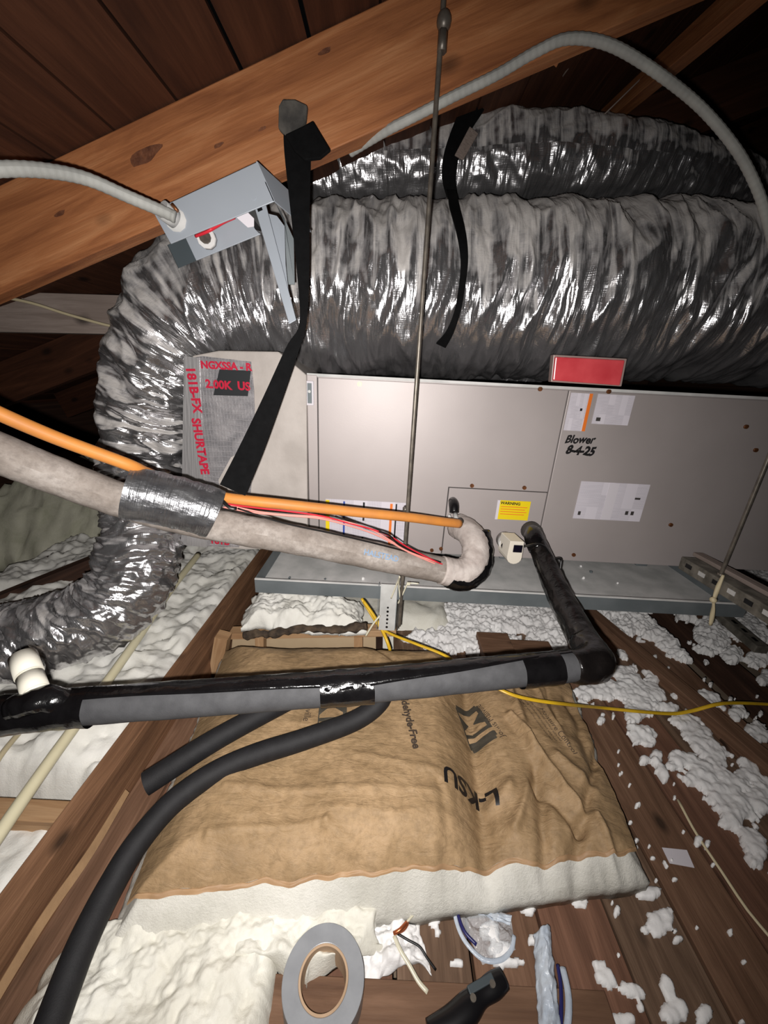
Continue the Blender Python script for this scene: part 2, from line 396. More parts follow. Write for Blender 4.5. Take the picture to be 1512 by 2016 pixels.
def cyl(name, A, B, r, m, parent=None, seg=16):
    A, B = Vector(A), Vector(B); d = (B - A).normalized(); up = Vector((0, 0, 1)) if abs(d.z) < 0.9 else Vector((0, 1, 0))
    s = d.cross(up).normalized(); u = s.cross(d)
    vs_ = [P + (s * math.cos(t) + u * math.sin(t)) * r for P in (A, B) for t in [2 * math.pi * i / seg for i in range(seg)]]
    fs = [(i, (i + 1) % seg, seg + (i + 1) % seg, seg + i) for i in range(seg)] + [tuple(range(seg - 1, -1, -1)), tuple(range(seg, 2 * seg))]
    uv = [(((v - A).dot(d)), 0.1 * i) for i, v in enumerate(vs_)]
    me = mesh(vs_, fs, uv)
    for p in me.polygons: p.use_smooth = len(p.vertices) == 4
    return link(name, me, m, parent)
def ribbon(name, ctrl, width_dir, wds, th, m, parent=None, step=0.012):
    """a flat strap: centre line ctrl, width along width_dir, thickness th"""
    pts, q = spline([tuple(c) + (wv,) for c, wv in zip(ctrl, wds)], step)
    xyz = pts[:, :3]; tg = np.gradient(xyz, axis=0); tg /= np.linalg.norm(tg, axis=1)[:, None]
    wd = np.array(width_dir, float); vs_ = []; uv = []
    for i in range(len(xyz)):
        w_ = wd - tg[i] * wd.dot(tg[i]); w_ /= np.linalg.norm(w_); nn = np.cross(tg[i], w_); hw = pts[i, 3] / 2
        for a, b in ((-1, -1), (1, -1), (1, 1), (-1, 1)):
            vs_.append(xyz[i] + w_ * a * hw + nn * b * th / 2); uv.append((q[i], a * hw))
    n = len(xyz)
    fs = [(i * 4 + j, i * 4 + (j + 1) % 4, (i + 1) * 4 + (j + 1) % 4, (i + 1) * 4 + j) for i in range(n - 1) for j in range(4)] + [(3, 2, 1, 0), tuple(range(4 * n - 4, 4 * n))]
    return link(name, mesh(vs_, fs, uv), m, parent)

def text_mesh(body, size, fn, extr=0.0, bold=0.0):
    c = bpy.data.curves.new('t', 'FONT'); c.body = body; c.size = size; c.align_x = 'CENTER'; c.align_y = 'CENTER'; c.offset = bold; c.resolution_u = 3
    o = bpy.data.objects.new('t', c); COL.objects.link(o); bpy.context.view_layer.update()
    me = bpy.data.meshes.new_from_object(o.evaluated_get(bpy.context.evaluated_depsgraph_get()))
    bpy.data.objects.remove(o); bpy.data.curves.remove(c)
    bm = bmesh.new(); bm.from_mesh(me); bmesh.ops.triangulate(bm, faces=bm.faces)
    es = [e for e in bm.edges if e.calc_length() > size * 0.25]
    if es: bmesh.ops.subdivide_edges(bm, edges=es, cuts=2); bmesh.ops.triangulate(bm, faces=bm.faces)
    for v in bm.verts: v.co = fn(v.co.x, v.co.y)
    bm.to_mesh(me); bm.free(); me.materials.clear(); return me
def text(name, body, size, fn, m, parent, bold=0.0):
    return link(name, text_mesh(body, size, fn, 0, bold), m, parent)
def flatmap(org, ex, ey):
    org, ex, ey = Vector(org), Vector(ex).normalized(), Vector(ey).normalized()
    return lambda x, y: org + ex * x + ey * y
def fbm(x, y, z, o=4): return noise.fractal((x, y, z), 1.0, 2.0, o)
def ns(x, y, z): return noise.noise((x, y, z))

# ------------------------------------------------------------------ the setting: roof, walls, floor
# roof plane: rises to the right, 19.4 degrees; rafters run up the slope, boards run front to back
RY = 0.93
rt0, rt1 = PY(155, 290, RY), PY(760, 0, RY)
RS = (rt1.z - rt0.z) / (rt1.x - rt0.x)
def roofz(x): return rt0.z + RS * (x - rt0.x)
rb0, rb1 = PY(60, 545, RY), PY(850, 218, RY)
RH = ((rt0.z + rt1.z) / 2 + RS * ((rb0.x + rb1.x) / 2 - (rt0.x + rt1.x) / 2)) - (rb0.z + rb1.z) / 2      # vertical thickness
ceil = structure(box('ceiling', (-2.4, -0.6, roofz(-2.4) - 0.0), (-2.36, 3.6, roofz(-2.4) + 0.05), M['sheath']), 'underside of the pitched roof deck above the rafters')
k = 0; x = -2.36
upn = Vector((-RS, 0, 1)).normalized()
while x < 2.3:
    wd = 0.128; xc = x + wd / 2
    zz = roofz(xc) + 0.012 + U(0, 0.003)
    beam('sheathing_board', (xc, -0.6, zz), (xc, 3.6, zz), (wd - U(0.003, 0.008)) * math.sqrt(1 + RS * RS), 0.02, M['sheath'], ceil, up=upn)
    x += wd; k += 1
def rafter(name, y0, xa, xb, m, label, wdt=0.04):
    cz_ = -RH / 2
    o = beam(name, (xa, y0 + wdt / 2, roofz(xa) + cz_), (xb, y0 + wdt / 2, roofz(xb) + cz_), wdt, RH * math.cos(math.atan(RS)), m, None, bev=0.002)
    return tag(o, label, 'rafter')
near_rafter = rafter('roof_rafter', RY, -1.6, 1.6, M['rafter'], 'orange-brown wooden rafter crossing the top of the picture diagonally, nearest the camera')
M['knot'] = simple('dark_wood_knot', (84, 48, 31), (122, 76, 50), 0.6, 0, 60, 0.4, 90)
for kx, ky, ra_, rb_ in ((286, 306, 29, 22), (516, 253, 7, 5), (430, 286, 9, 6), (640, 100, 12, 8), (118, 420, 10, 7)):
    prism('knot', [PY(kx + (ra_ * math.cos(t) - 0.4 * rb_ * math.sin(t)) * (1 + 0.18 * math.sin(3 * t + kx)), ky + (rb_ * math.sin(t) - 0.35 * ra_ * math.cos(t)) * (1 + 0.15 * math.cos(2 * t)), RY - 0.0006) for t in np.linspace(0, 2 * math.pi, 22)[:-1]], (0, 0.002, 0), M['knot'], near_rafter)
rafter('roof_rafter', RY + 0.82, -2.2, 2.2, M['sheath'], 'wooden rafter behind the foil ducts, its shade put into the colour')  # darker sheathing colour paints the far rafters as unlit
rafter('roof_rafter', RY + 1.64, -2.2, 2.2, M['sheath'], 'farthest wooden rafter deep in the attic, darkened in colour as if unlit')
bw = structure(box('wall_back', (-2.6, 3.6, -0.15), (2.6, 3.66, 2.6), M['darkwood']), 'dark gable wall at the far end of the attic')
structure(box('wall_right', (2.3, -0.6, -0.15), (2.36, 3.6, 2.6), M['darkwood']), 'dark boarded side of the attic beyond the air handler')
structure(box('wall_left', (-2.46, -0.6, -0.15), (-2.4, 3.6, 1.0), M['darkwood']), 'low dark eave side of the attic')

# purlin and loose items at the top right
pa, pb = PY(1470, -10, 1.0), PY(1195, 232, 1.62)
tag(beam('purlin', pa + (pa - pb) * 0.3, pb + (pb - pa) * 0.03, 0.038, 0.05, M['rafter'], bev=0.002), 'reddish wooden brace slanting back in the dark upper right corner', 'brace')
ta, tb = PY(1170, -25, 0.99), PY(1088, 108, 0.99)
tag(beam('wooden_brace', ta, tb, 0.035, 0.03, M['rafter'], up=Vector((0, 1, 0))), 'short wooden stick poking past the rafter beside the grey cable bend', 'brace')
for a, b, lab in (((1180, 45), (1108, 150), 'thin grey wire hanging just right of the short wooden stick'), ((1420, 0), (1190, 225), 'thin grey wire running along the reddish brace')):
    tag(tube('guy_wire', [PY(*a, 1.3), PY((a[0] + b[0]) / 2, (a[1] + b[1]) / 2, 1.35), PY(*b, 1.4)], 0.002, M['greywood'], step=0.03, seg=6), lab, 'wire')
ring = [PY(1455 + 36 * math.cos(t), -6 + 30 * math.sin(t), 1.08 + 0.03 * math.sin(2 * t) + 0.002 * t) for t in np.linspace(0, 4 * math.pi, 22)]
tag(tube('cable_coil', ring, 0.005, M['conduit'], step=0.008, seg=8), 'loop of pale cable hung at the top right corner', 'cable')

# floor: deck boards on the right, joist bays on the left
floor = structure(box('floor', (-2.4, -0.6, -0.16), (2.3, 3.6, -0.13), M['drywall']), 'ceiling board and wooden deck of the attic floor')
seam = 0.575; bw_ = 0.13
xs = [seam + bw_ * i for i in range(-9, 14)]
for i, x0 in enumerate(xs):
    if 1.08 < x0 < 1.30: continue                       # an open gap between the boards
    y0, y1 = -0.5, U(2.6, 3.4)
    if x0 < 0.05: y0 = -0.5; y1 = 0.9
    dz = U(-0.006, 0.0)
    beam('floor_board', (x0 + bw_ / 2, y0, dz - 0.011), (x0 + bw_ / 2 , y1, dz - 0.011), bw_ - U(0.004, 0.009), 0.022, M['decks'][i % 3], floor, bev=0.0015)
for xj in (-1.02, 0.0, 0.42, 0.84, 1.30, 1.75):
    beam('floor_joist', (xj, -0.5, -0.08), (xj, 3.4, -0.08), 0.04, 0.115, M['darkwood'], floor)
# raised boards at the right, a lip by the black elbow
for (a, b, z, wd, ht, lab) in (((1171, 1216), (1512, 1505), 0.03, 0.05, 0.045, 'narrow raised wooden strip running from the black elbow to the right'),):
    A, B = PZ(*a, z), PZ(*b, z)
    tag(beam('wood_strip', A + (A - B) * 0.1 + Vector((0.02, 0, -0.02)), B + (B - A) * 0.3 + Vector((0.02, 0, -0.02)), wd, ht, M['deck'], bev=0.002), lab, 'board')
tag(tube('white_string', [PZ(1335, 1575, 0.006), PZ(1370, 1640, 0.006), PZ(1420, 1715, 0.006), PZ(1470, 1790, 0.006), PZ(1520, 1850, 0.006), PZ(1570, 1915, 0.006)], 0.003, M['cream'], step=0.02, seg=6), 'dusty white string lying along a seam of the deck boards', 'string')
q = [PZ(1303, 1669, 0.003), PZ(1352, 1674, 0.003), PZ(1367, 1709, 0.003), PZ(1318, 1700, 0.003)]
tag(prism('paper_scrap', q, (0, 0, 0.001), M['paper']), 'small white paper slip on the deck boards', 'paper')

# main joist on the left
JX = -0.556; JT = 0.10
jo = tag(beam('joist', (JX, -0.3, JT - 0.09), (JX, 2.2, JT - 0.09), 0.042, 0.18, M['joist'], bev=0.002), 'brown wooden joist running back along the left of the paper-faced batt', 'joist')
# blocking between joists at the left
A, B = PZ(-60, 1610, 0.02), PZ(150, 1610, 0.02)
tag(beam('blocking', (A.x - 0.3, A.y, 0.01), (JX - 0.03, A.y, 0.01), 0.04, 0.09, M['lightwood'], bev=0.002), 'light wooden block between the left joists under the cream tube', 'block')

# ------------------------------------------------------------------ fibreglass surfaces
def sheet_mesh(fn, nu, nv, skirt=None):
    vs_, uv = [], []
    for j in range(nv + 1):
        for i in range(nu + 1):
            vs_.append(fn(i / nu, j / nv)); uv.append((i / nu, j / nv))
    w_ = nu + 1
    fs = [(j * w_ + i, j * w_ + i + 1, (j + 1) * w_ + i + 1, (j + 1) * w_ + i) for j in range(nv) for i in range(nu)]
    if skirt is not None:
        ring = [i for i in range(nu + 1)] + [j * w_ + nu for j in range(1, nv + 1)] + [nv * w_ + i for i in range(nu - 1, -1, -1)] + [j * w_ for j in range(nv - 1, 0, -1)]
        k = len(vs_)
        for r_ in ring: v = vs_[r_]; vs_.append(Vector((v[0], v[1], skirt))); uv.append(uv[r_])
        n = len(ring)
        fs += [(ring[(i + 1) % n], ring[i], k + i, k + (i + 1) % n) for i in range(n)]
        fs.append(tuple(range(k + n - 1, k - 1, -1)))
    return mesh(vs_, fs, uv)
def quad(c, s, t):
    a, b, cc, d = [Vector(p) for p in c]        # a(0,0) b(1,0) cc(1,1) d(0,1)
    return a * (1 - s) * (1 - t) + b * s * (1 - t) + cc * s * t + d * (1 - s) * t
def edge(s, t, w_=0.1, p=2.0):
    e = min(s, 1 - s, t, 1 - t) / w_
    e = min(1.0, max(0.0, e)); return 1 - (1 - e) ** p
def wool(name, corners, base, th, m, label, cat='insulation', nu=90, nv=90, amp=0.02, fs_=9, ew=0.08, seed=0.0, parent=None, group=None, wob=0.02, skirt=None, kind=None):
    def fn(s, t):
        p = quad(corners, s, t); e = edge(s, t, ew)
        n = fbm(p.x * fs_ + seed, p.y * fs_, seed, 5); n2 = ns(p.x * fs_ * 4 + seed, p.y * fs_ * 4, 3 + seed)
        n3 = abs(ns(p.x * fs_ * 1.7, p.y * fs_ * 1.7, 9 + seed))
        wb = (1 - e) * wob
        x = p.x + wb * fbm(p.y * 12, p.x * 12, seed + 5, 3) * 1.5; y = p.y + wb * fbm(p.x * 12, p.y * 12, seed + 8, 3) * 1.5
        z = p.z + base + amp * 0.14 * ns(p.x * fs_ * 11, p.y * fs_ * 11, 5 + seed) + th * (0.12 + 0.88 * e) + amp * n * e + amp * 0.3 * n2 - amp * 0.9 * max(0, 0.2 - n3) * 4 * e * 0.4
        return Vector((x, y, z))
    o = link(name, sheet_mesh(fn, nu, nv, (base + corners[0][2] if skirt is None else skirt)), m, parent, True)
    if label: tag(o, label, cat, group, kind)
    return o

# left bay, between the far left and the joist
wool('insulation_batt', [(-1.6, 0.12, 0), (JX - 0.022, 0.12, 0), (JX - 0.022, 0.50, 0), (-1.6, 0.50, 0)], -0.12, 0.15, M['fibre_bright'], 'white fibreglass batt in the lower left bay in front of the wooden block', nu=100, nv=50, seed=2.0, ew=0.06, skirt=-0.128)
wool('insulation_batt', [(-1.6, 0.55, 0), (JX - 0.022, 0.55, 0), (JX - 0.022, 1.75, 0), (-1.6, 1.75, 0)], -0.12, 0.19, M['fibre_bright'], 'white fibreglass batt in the left bay under the lower foil duct and cream tube', nu=120, nv=140, amp=0.03, seed=4.0, ew=0.05, skirt=-0.128)
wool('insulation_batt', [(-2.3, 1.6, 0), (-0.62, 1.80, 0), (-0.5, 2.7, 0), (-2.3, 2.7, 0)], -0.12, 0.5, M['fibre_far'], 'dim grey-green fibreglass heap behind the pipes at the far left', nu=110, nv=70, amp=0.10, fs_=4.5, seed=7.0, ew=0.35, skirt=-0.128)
# behind and below the drain pan
wool('insulation_batt', [(JX + 0.03, 1.15, 0), (0.3, 1.15, 0), (0.3, 2.4, 0), (JX + 0.03, 2.4, 0)], -0.12, 0.17, M['fibre'], 'white fibreglass batt in the shade beneath the air handler', nu=60, nv=60, seed=11.0, ew=0.06, skirt=-0.128)

# far-left members
a, b = PY(-30, 615, 1.36), PY(255, 622, 1.42)
tag(beam('collar_tie', a + (a - b) * 0.1, b, 0.04, 0.118, M['greywood'], bev=0.002), 'weathered grey horizontal board left of the foil duct elbow', 'beam')
cab = [PY(-20, 580, 1.31), PY(60, 596, 1.32), PY(130, 618, 1.34), PY(210, 640, 1.36), PY(260, 650, 1.37)]
tag(tube('cream_cable', cab, 0.0045, M['cream'], step=0.02, seg=8), 'thin cream cable draped over the grey horizontal board at left', 'cable')
a, b = PY(-40, 1205, 1.15), PY(235, 1092, 1.42)
tag(beam('truss_member', a + (a - b) * 0.3, b + (b - a) * 0.35, 0.04, 0.075, M['darkwood'], bev=0.002), 'brown wooden stick sloping up behind the lower foil duct at left', 'beam')

# ------------------------------------------------------------------ air handler
CY = 1.10
cl, ct = PY(604, 738, CY).x, 0.893
cb = 0.366
xr = 1.75
ah = thing('air_handler', (0.5, CY + 0.28, cb), 'taupe steel air handler cabinet lying on its side above the drain pan', 'air handler')
box('cabinet_body', (cl, CY + 0.006, cb), (xr, CY + 0.56, ct), M['cabinet'], ah, 0.003)
sx = PY(1088, 925, CY).x                       # seam between the two halves
lx = PY(628, 900, CY).x
smx0 = PY(877, 1025, CY).x; smz = PY(980, 965, CY).z
g = 0.003
box('seam_shadow_strip', (lx - 0.003, CY + 0.004, cb + 0.004), (xr - 0.02, CY + 0.0065, ct - 0.006), M['cabdark'], ah)
box('flange', (cl, CY - 0.002, cb), (lx - g, CY + 0.007, ct), M['cabinet'], ah, 0.0015)
pts = [(lx, cb + 0.004), (smx0 - g, cb + 0.004), (smx0 - g, smz + g), (sx - g, smz + g), (sx - g, ct - 0.006), (lx, ct - 0.006)]
prism('coil_panel', [Vector((x, CY - 0.004, z)) for x, z in pts], (0, 0.009, 0), M['cabinet'], ah, 0.0015)
box('access_panel', (smx0, CY - 0.003, cb + 0.004), (sx - g, CY + 0.005, smz), M['cabinet'], ah, 0.0015)
box('blower_panel', (sx, CY - 0.004, cb + 0.004), (xr - 0.02, CY + 0.005, ct - 0.006), M['cabinet'], ah, 0.0015)
box('top_flange', (cl, CY - 0.001, ct - 0.004), (xr, CY + 0.03, ct + 0.004), M['galv'], ah, 0.001)
fy = CY - 0.0045
def screw(px, py, m='screw', r=0.006):
    p = PY(px, py, fy); cyl('screw', (p.x, fy + 0.001, p.z), (p.x, fy - 0.004, p.z), r, M[m], ah, 10)
for s_ in ((708, 756, 'brass'), (1063, 766), (1198, 771), (929, 956), (1032, 960), (1468, 840), (1487, 886), (1320, 1033), (1129, 1092), (850, 1083), (868, 1080)): screw(*s_)
def sticker(name, px4, m, off=0.0012, parent=None):
    c = [PY(*p, fy) for p in px4]
    x0 = (c[0].x + c[3].x) / 2; x1 = (c[1].x + c[2].x) / 2; z1 = (c[0].z + c[1].z) / 2; z0 = (c[2].z + c[3].z) / 2
    o = prism(name, [Vector((x0, fy - off, z0)), Vector((x1, fy - off, z0)), Vector((x1, fy - off, z1)), Vector((x0, fy - off, z1))], (0, 0.0008, 0), m, parent or ah)
    return o, x0, x1, z0, z1
def strip(parent, x0, x1, z0, z1, m, name='printed_stripe'):
    return box(name, (x0, fy - 0.0019, z0), (x1, fy - 0.0012, z1), m, parent)
s1, x0, x1, z0, z1 = sticker('wiring_label', ((642, 982), (805, 990), (800, 1096), (641, 1076)), M['print'])
s1['label'] = 'white label with yellow, blue, black and orange stripes'
def fr(a, b, m, za=0.0, zb=1.0): strip(s1, x0 + (x1 - x0) * a, x0 + (x1 - x0) * b, z0 + (z1 - z0) * za, z0 + (z1 - z0) * zb, M[m])
fr(0.0, 0.045, 'sy', 0.0, 0.98); fr(0.21, 0.232, 'sb', 0, 0.97); fr(0.445, 0.468, 'ink', 0.62, 0.97); fr(0.44, 0.463, 'ink', 0.1, 0.3); fr(0.77, 0.8, 'so', 0.02, 0.97); fr(0.835, 0.853, 'ink', 0.3, 0.97)
s2, x0, x1, z0, z1 = sticker('rating_label', ((1122, 774), (1165, 774), (1149, 849), (1111, 847)), M['print'])
strip(s2, x1 - 0.006, x1 + 0.003, z0, z1, M['so']); strip(s2, x0 + 0.034, x0 + 0.040, z0 + 0.055, z0 + 0.062, M['ink'])
s3, x0, x1, z0, z1 = sticker('notice_label', ((1174, 777), (1248, 777), (1239, 834), (1166, 838)), M['print'])
strip(s3, x0 + 0.01, x0 + 0.022, z0 + 0.008, z0 + 0.018, M['cabdark'])
s4, x0, x1, z0, z1 = sticker('data_plate', ((1143, 948), (1279, 953), (1260, 1026), (1128, 1021)), M['printb'])
strip(s4, x0 + 0.085, x0 + 0.115, z0 + 0.002, z1 - 0.002, M['paper'], 'blank_column')
for a in (0.155, 0.172): strip(s4, x0 + a, x0 + a + 0.009, z0 + 0.02, z0 + 0.032, M['cabdark'], 'bar_code')
strip(s4, x0 + 0.012, x0 + 0.02, z0 + 0.012, z0 + 0.024, M['cabdark'], 'approval_mark'); strip(s4, x0 + 0.172, x0 + 0.188, z0 + 0.07, z0 + 0.076, M['cabdark'], 'bar_code')
s5, x0, x1, z0, z1 = sticker('warning_label', ((985, 983), (1047, 989), (1036, 1025), (978, 1021)), M['sy'])
s5['label'] = 'yellow warning label with a white left edge'
strip(s5, x0 - 0.007, x0 + 0.001, z0 - 0.001, z1, M['paper'])
text('lettering', 'WARNING', 0.0125, flatmap((x0 + 0.033, fy - 0.002, z1 - 0.009), (1, 0, -0.02), (0, 0, 1)), M['ink'], s5, 0.0004)
for i in range(4): strip(s5, x0 + 0.006, x1 - 0.008 - 0.006 * (i % 2), z1 - 0.021 - i * 0.008, z1 - 0.019 - i * 0.008, M['so'], 'print_line')
def hand(body, px, py, size, m=M['ink'], sk=0.0, b=0.0012):
    p = PY(px, py, fy - 0.002)
    return text('handwriting', body, size, lambda x, y: Vector((p.x + x * 0.92 + y * 0.22, fy - 0.001, p.z + y + 0.0012 * math.sin(x * 160) + x * sk)), m, ah, b)
hand('Blower', 1143, 866, 0.031, sk=0.03); hand('8-4-25', 1144, 888, 0.034, sk=-0.02, b=0.0018)
# small spirit-level style clip on the flange
p = PY(610, 772, fy); box('clip', (p.x - 0.011, fy - 0.003, p.z - 0.036), (p.x + 0.011, fy + 0.004, p.z + 0.03), M['paper'], ah, 0.002)
box('clip_window', (p.x - 0.006, fy - 0.0045, p.z - 0.03), (p.x + 0.006, fy - 0.002, p.z + 0.024), M['galvdark'], ah); cyl('clip_screw', (p.x, fy - 0.003, p.z + 0.002), (p.x, fy - 0.008, p.z + 0.002), 0.004, M['bracket'], ah, 10)
# drain stubs on the small panel
p = PY(1050, 1050, CY - 0.03); cyl('drain_port', (p.x, CY, p.z), (p.x, CY - 0.03, p.z), 0.03, M['cabdark'], ah, 20)
p = PY(1008, 1075, CY - 0.03); cyl('drain_port', (p.x, CY, p.z), (p.x, CY - 0.035, p.z), 0.024, M['cabdark'], ah, 20)

# red block on top edge
c = [PY(1094, 702, CY - 0.02), PY(1231, 709, CY - 0.02), PY(1221, 759, CY - 0.02), PY(1089, 749, CY - 0.02)]
rb = thing('red_box', (c[3] + c[2]) / 2, 'flat red plastic box standing on the top edge of the air handler', 'box')
prism('red_face', c, (0, 0.022, 0), M['red'], rb, 0.003)
c2 = [PY(1090, 698, CY - 0.012), PY(1235, 706, CY - 0.012), PY(1224, 761, CY - 0.012), PY(1085, 752, CY - 0.012)]
prism('clear_rim', c2, (0, 0.022, 0), simple('dusty_rim', (160, 138, 132), None, 0.4), rb, 0.002)

# plenum at the left end of the cabinet
PYF = CY - 0.012
pl = thing('supply_plenum', PY(490, 1080, PYF), 'beige mastic-coated duct board plenum at the left end of the air handler', 'plenum')
out = [(378, 700), (430, 690), (548, 692), (603, 738), (606, 1082), (480, 1082), (372, 1074)]
prism('plenum_body', [PY(*q_, PYF) for q_ in out], (0, 0.46, 0), M['mastic'], pl, 0.004)
fo = [(372, 705), (398, 701), (494, 712), (500, 770), (503, 860), (492, 985), (470, 1078), (366, 1074)]
prism('foil_facing', [PY(*q_, PYF - 0.003) for q_ in fo], (0, 0.004, 0), M['fsk'], pl)
bl = [(432, 727), (494, 730), (488, 780), (420, 778)]
prism('dark_patch', [PY(*q_, PYF - 0.0036) for q_ in bl], (0, 0.002, 0), simple('dark_foil_patch', (62, 64, 66), None, 0.3, 0.3), pl)
mp_ = [(430, 945), (455, 900), (478, 888), (462, 960), (440, 985)]
prism('mastic_smear', [PY(*q_, PYF - 0.0036) for q_ in mp_], (0, 0.002, 0), M['mastic'], pl)
tp = [(362, 700), (392, 705), (402, 950), (408, 1078), (356, 1072)]
prism('foil_tape', [PY(*q_, PYF - 0.0045) for q_ in tp], (0, 0.003, 0), M['foil_tape'], pl)
def ptxt(body, px, py, size, ex, ey, b=0.0012, dy=0.0062):
    p = PY(px, py, PYF - dy); text('lettering', body, size, flatmap(p, ex, ey), M['inkred'], pl, b)
ptxt('NGXSSA - R', 445, 721, 0.026, (1, 0, 0), (0, 0, 1))
ptxt('2.00K', 430, 758, 0.030, (1, 0, -0.03), (0, 0, 1)); ptxt('US', 480, 761, 0.030, (1, 0, -0.03), (0, 0, 1))
ptxt('181B-FX', 381, 768, 0.034, (0.055, 0, -1), (1, 0, 0.055), 0.0014, 0.0066); ptxt('SHURTAPE', 394, 880, 0.034, (0.055, 0, -1), (1, 0, 0.055), 0.0014, 0.0066)
ptxt('181B', 432, 1066, 0.03, (1, 0, -0.06), (0, 0, 1), 0.0012, 0.0066)

# ------------------------------------------------------------------ drain pan
PF = 0.945
pz0, pz1 = PY(900, 1186, PF).z, PY(700, 1149, PF).z
px0, px1 = PY(503, 1160, PF).x, 1.06
pan = thing('drain_pan', ((px0 + px1) / 2, 1.2, pz0), 'long galvanised steel drain pan under the air handler', 'drain pan')
box('pan_bottom', (px0, PF, pz0), (px1, 1.70, pz0 + 0.003), M['galv'], pan)
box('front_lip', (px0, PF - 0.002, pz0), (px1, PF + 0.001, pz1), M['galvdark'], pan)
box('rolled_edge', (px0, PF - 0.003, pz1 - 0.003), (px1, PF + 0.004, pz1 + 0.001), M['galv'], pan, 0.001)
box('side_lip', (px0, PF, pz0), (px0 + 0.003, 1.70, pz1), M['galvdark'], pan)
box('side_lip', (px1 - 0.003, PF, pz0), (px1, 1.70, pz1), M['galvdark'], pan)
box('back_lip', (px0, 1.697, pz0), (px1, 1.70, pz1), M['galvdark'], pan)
# rails inside the pan that carry the cabinet
for xx in (-0.12, 0.45, 0.95):
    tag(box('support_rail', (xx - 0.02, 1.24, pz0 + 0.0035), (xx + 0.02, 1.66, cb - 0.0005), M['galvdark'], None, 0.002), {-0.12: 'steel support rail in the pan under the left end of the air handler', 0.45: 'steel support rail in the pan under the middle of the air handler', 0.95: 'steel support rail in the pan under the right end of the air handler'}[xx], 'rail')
# a sheet in the pan near the drain (light patch) and dirt crumbs
c = [PZ(948, 1098, pz0 + 0.004), PZ(1000, 1098, pz0 + 0.004), PZ(1028, 1150, pz0 + 0.004), PZ(955, 1150, pz0 + 0.004)]
for i, (a, b) in enumerate(((1143, 1117), (1163, 1128), (1148, 1140), (640, 1142), (715, 1141), (570, 1140), (1215, 1150), (1180, 1105))):
    p = PZ(a, b, pz0 + 0.003 if PZ(a, b, pz0).y > PF + 0.01 else pz0)
    p.y = max(p.y, PF + 0.02)
    bm = bmesh.new(); bmesh.ops.create_icosphere(bm, subdivisions=1, radius=U(0.004, 0.007))
    for v in bm.verts: v.co = v.co * U(0.7, 1.2) + p + Vector((0, 0, 0.004))
    me = bpy.data.meshes.new('crumb'); bm.to_mesh(me); bm.free(); link('debris_crumb', me, M['loose'] if i % 2 == 0 else M['galvdark'], pan)

# hanging rods and struts
def rod(name, A, B, label, r=0.0048):
    t = thing(name, B, label, 'rod'); A, B = Vector(A), Vector(B)
    def thread(s, th, p): return 0.0005 * math.sin(s * 2 * math.pi / 0.004 + th)
    tube('shaft', [A, (A + B) / 2, B], r, M['steel'], t, step=0.002, seg=10, disp=None)
    return t
ra, rbm = PY(876, -40, 0.905), PY(786, 1232, 0.925)
r1 = rod('threaded_rod', ra, rbm, 'long steel rod hanging from the rafter in front of the air handler')
p = PY(874, 42, 0.906)
bm = bmesh.new(); bmesh.ops.create_uvsphere(bm, u_segments=14, v_segments=8, radius=0.013)
for v in bm.verts: v.co = Vector((v.co.x, v.co.y, v.co.z * 1.15)) + p
me = bpy.data.meshes.new('nut'); bm.to_mesh(me); bm.free(); link('coupling_nut', me, M['steel'], r1, True)
cyl('nut', p + Vector((0, 0, -0.04)), p + Vector((0, 0, -0.012)), 0.0085, M['steel'], r1, 6)
p = PY(798, 1003, 0.923); cyl('nut', p + Vector((0, 0, -0.006)), p + Vector((0, 0, 0.006)), 0.007, M['steel'], r1, 6)
rr0, rr1 = PY(1530, 870, 0.93), PY(1420, 1128, 0.93)
rr0 = Vector((rr1.x + 0.01, 0.93, roofz(rr1.x) - RH)) ; 
r2 = rod('threaded_rod', rr0, rr1 + Vector((0, 0, -0.05)), 'dull steel rod at the right end of the air handler', 0.005)
p = rr1; cyl('nut', p + Vector((0, 0, -0.012)), p + Vector((0, 0, 0.0)), 0.009, M['steel'], r2, 6)
# perforated bracket below the pan
br = thing('perforated_bracket', PY(770, 1240, 0.935), 'short perforated steel channel hanging under the pan front edge', 'bracket')
cc = [PY(750, 1150, 0.935), PY(783, 1150, 0.935), PY(783, 1242, 0.935), PY(753, 1242, 0.935)]
bx0, bx1, bz0, bz1 = cc[0].x, cc[1].x, cc[2].z, cc[0].z
prism('face_plate', [Vector((bx0, 0.935, bz0)), Vector((bx1, 0.935, bz0)), Vector((bx1, 0.935, bz1)), Vector((bx0, 0.935, bz1))], (0, 0.002, 0), M['bracket'], br)
box('side_flange', (bx1, 0.934, bz0 + 0.004), (bx1 + 0.002, 0.944, bz1 - 0.002), M['galvdark'], br); box('side_flange', (bx0 - 0.006, 0.936, bz0), (bx0 - 0.004, 0.944, bz1), M['galvdark'], br)
box('side_flange', (bx1 + 0.006, 0.93, bz0 + 0.006), (bx1 + 0.010, 0.944, pz0 - 0.001), M['cabdark'], br)
for i in range(6):
    z = bz0 + 0.012 + i * 0.0135
    cyl('hole', ((bx0 + bx1) / 2, 0.9352, z), ((bx0 + bx1) / 2, 0.9338, z), 0.0036 if i % 2 == 0 else 0.003, M['blackplastic'], br, 12)
def ztie(pts, label, r=0.0022):
    return tag(tube('zip_tie', pts, r, M['ziptie'], step=0.006, seg=6), label, 'zip tie')
ztie([PY(770, 1178, 0.925), PY(783, 1145, 0.915), PY(787, 1135, 0.89), PY(785, 1150, 0.918), PY(788, 1178, 0.923)], 'pale nylon tie looped over the pan edge at the bracket, left one')
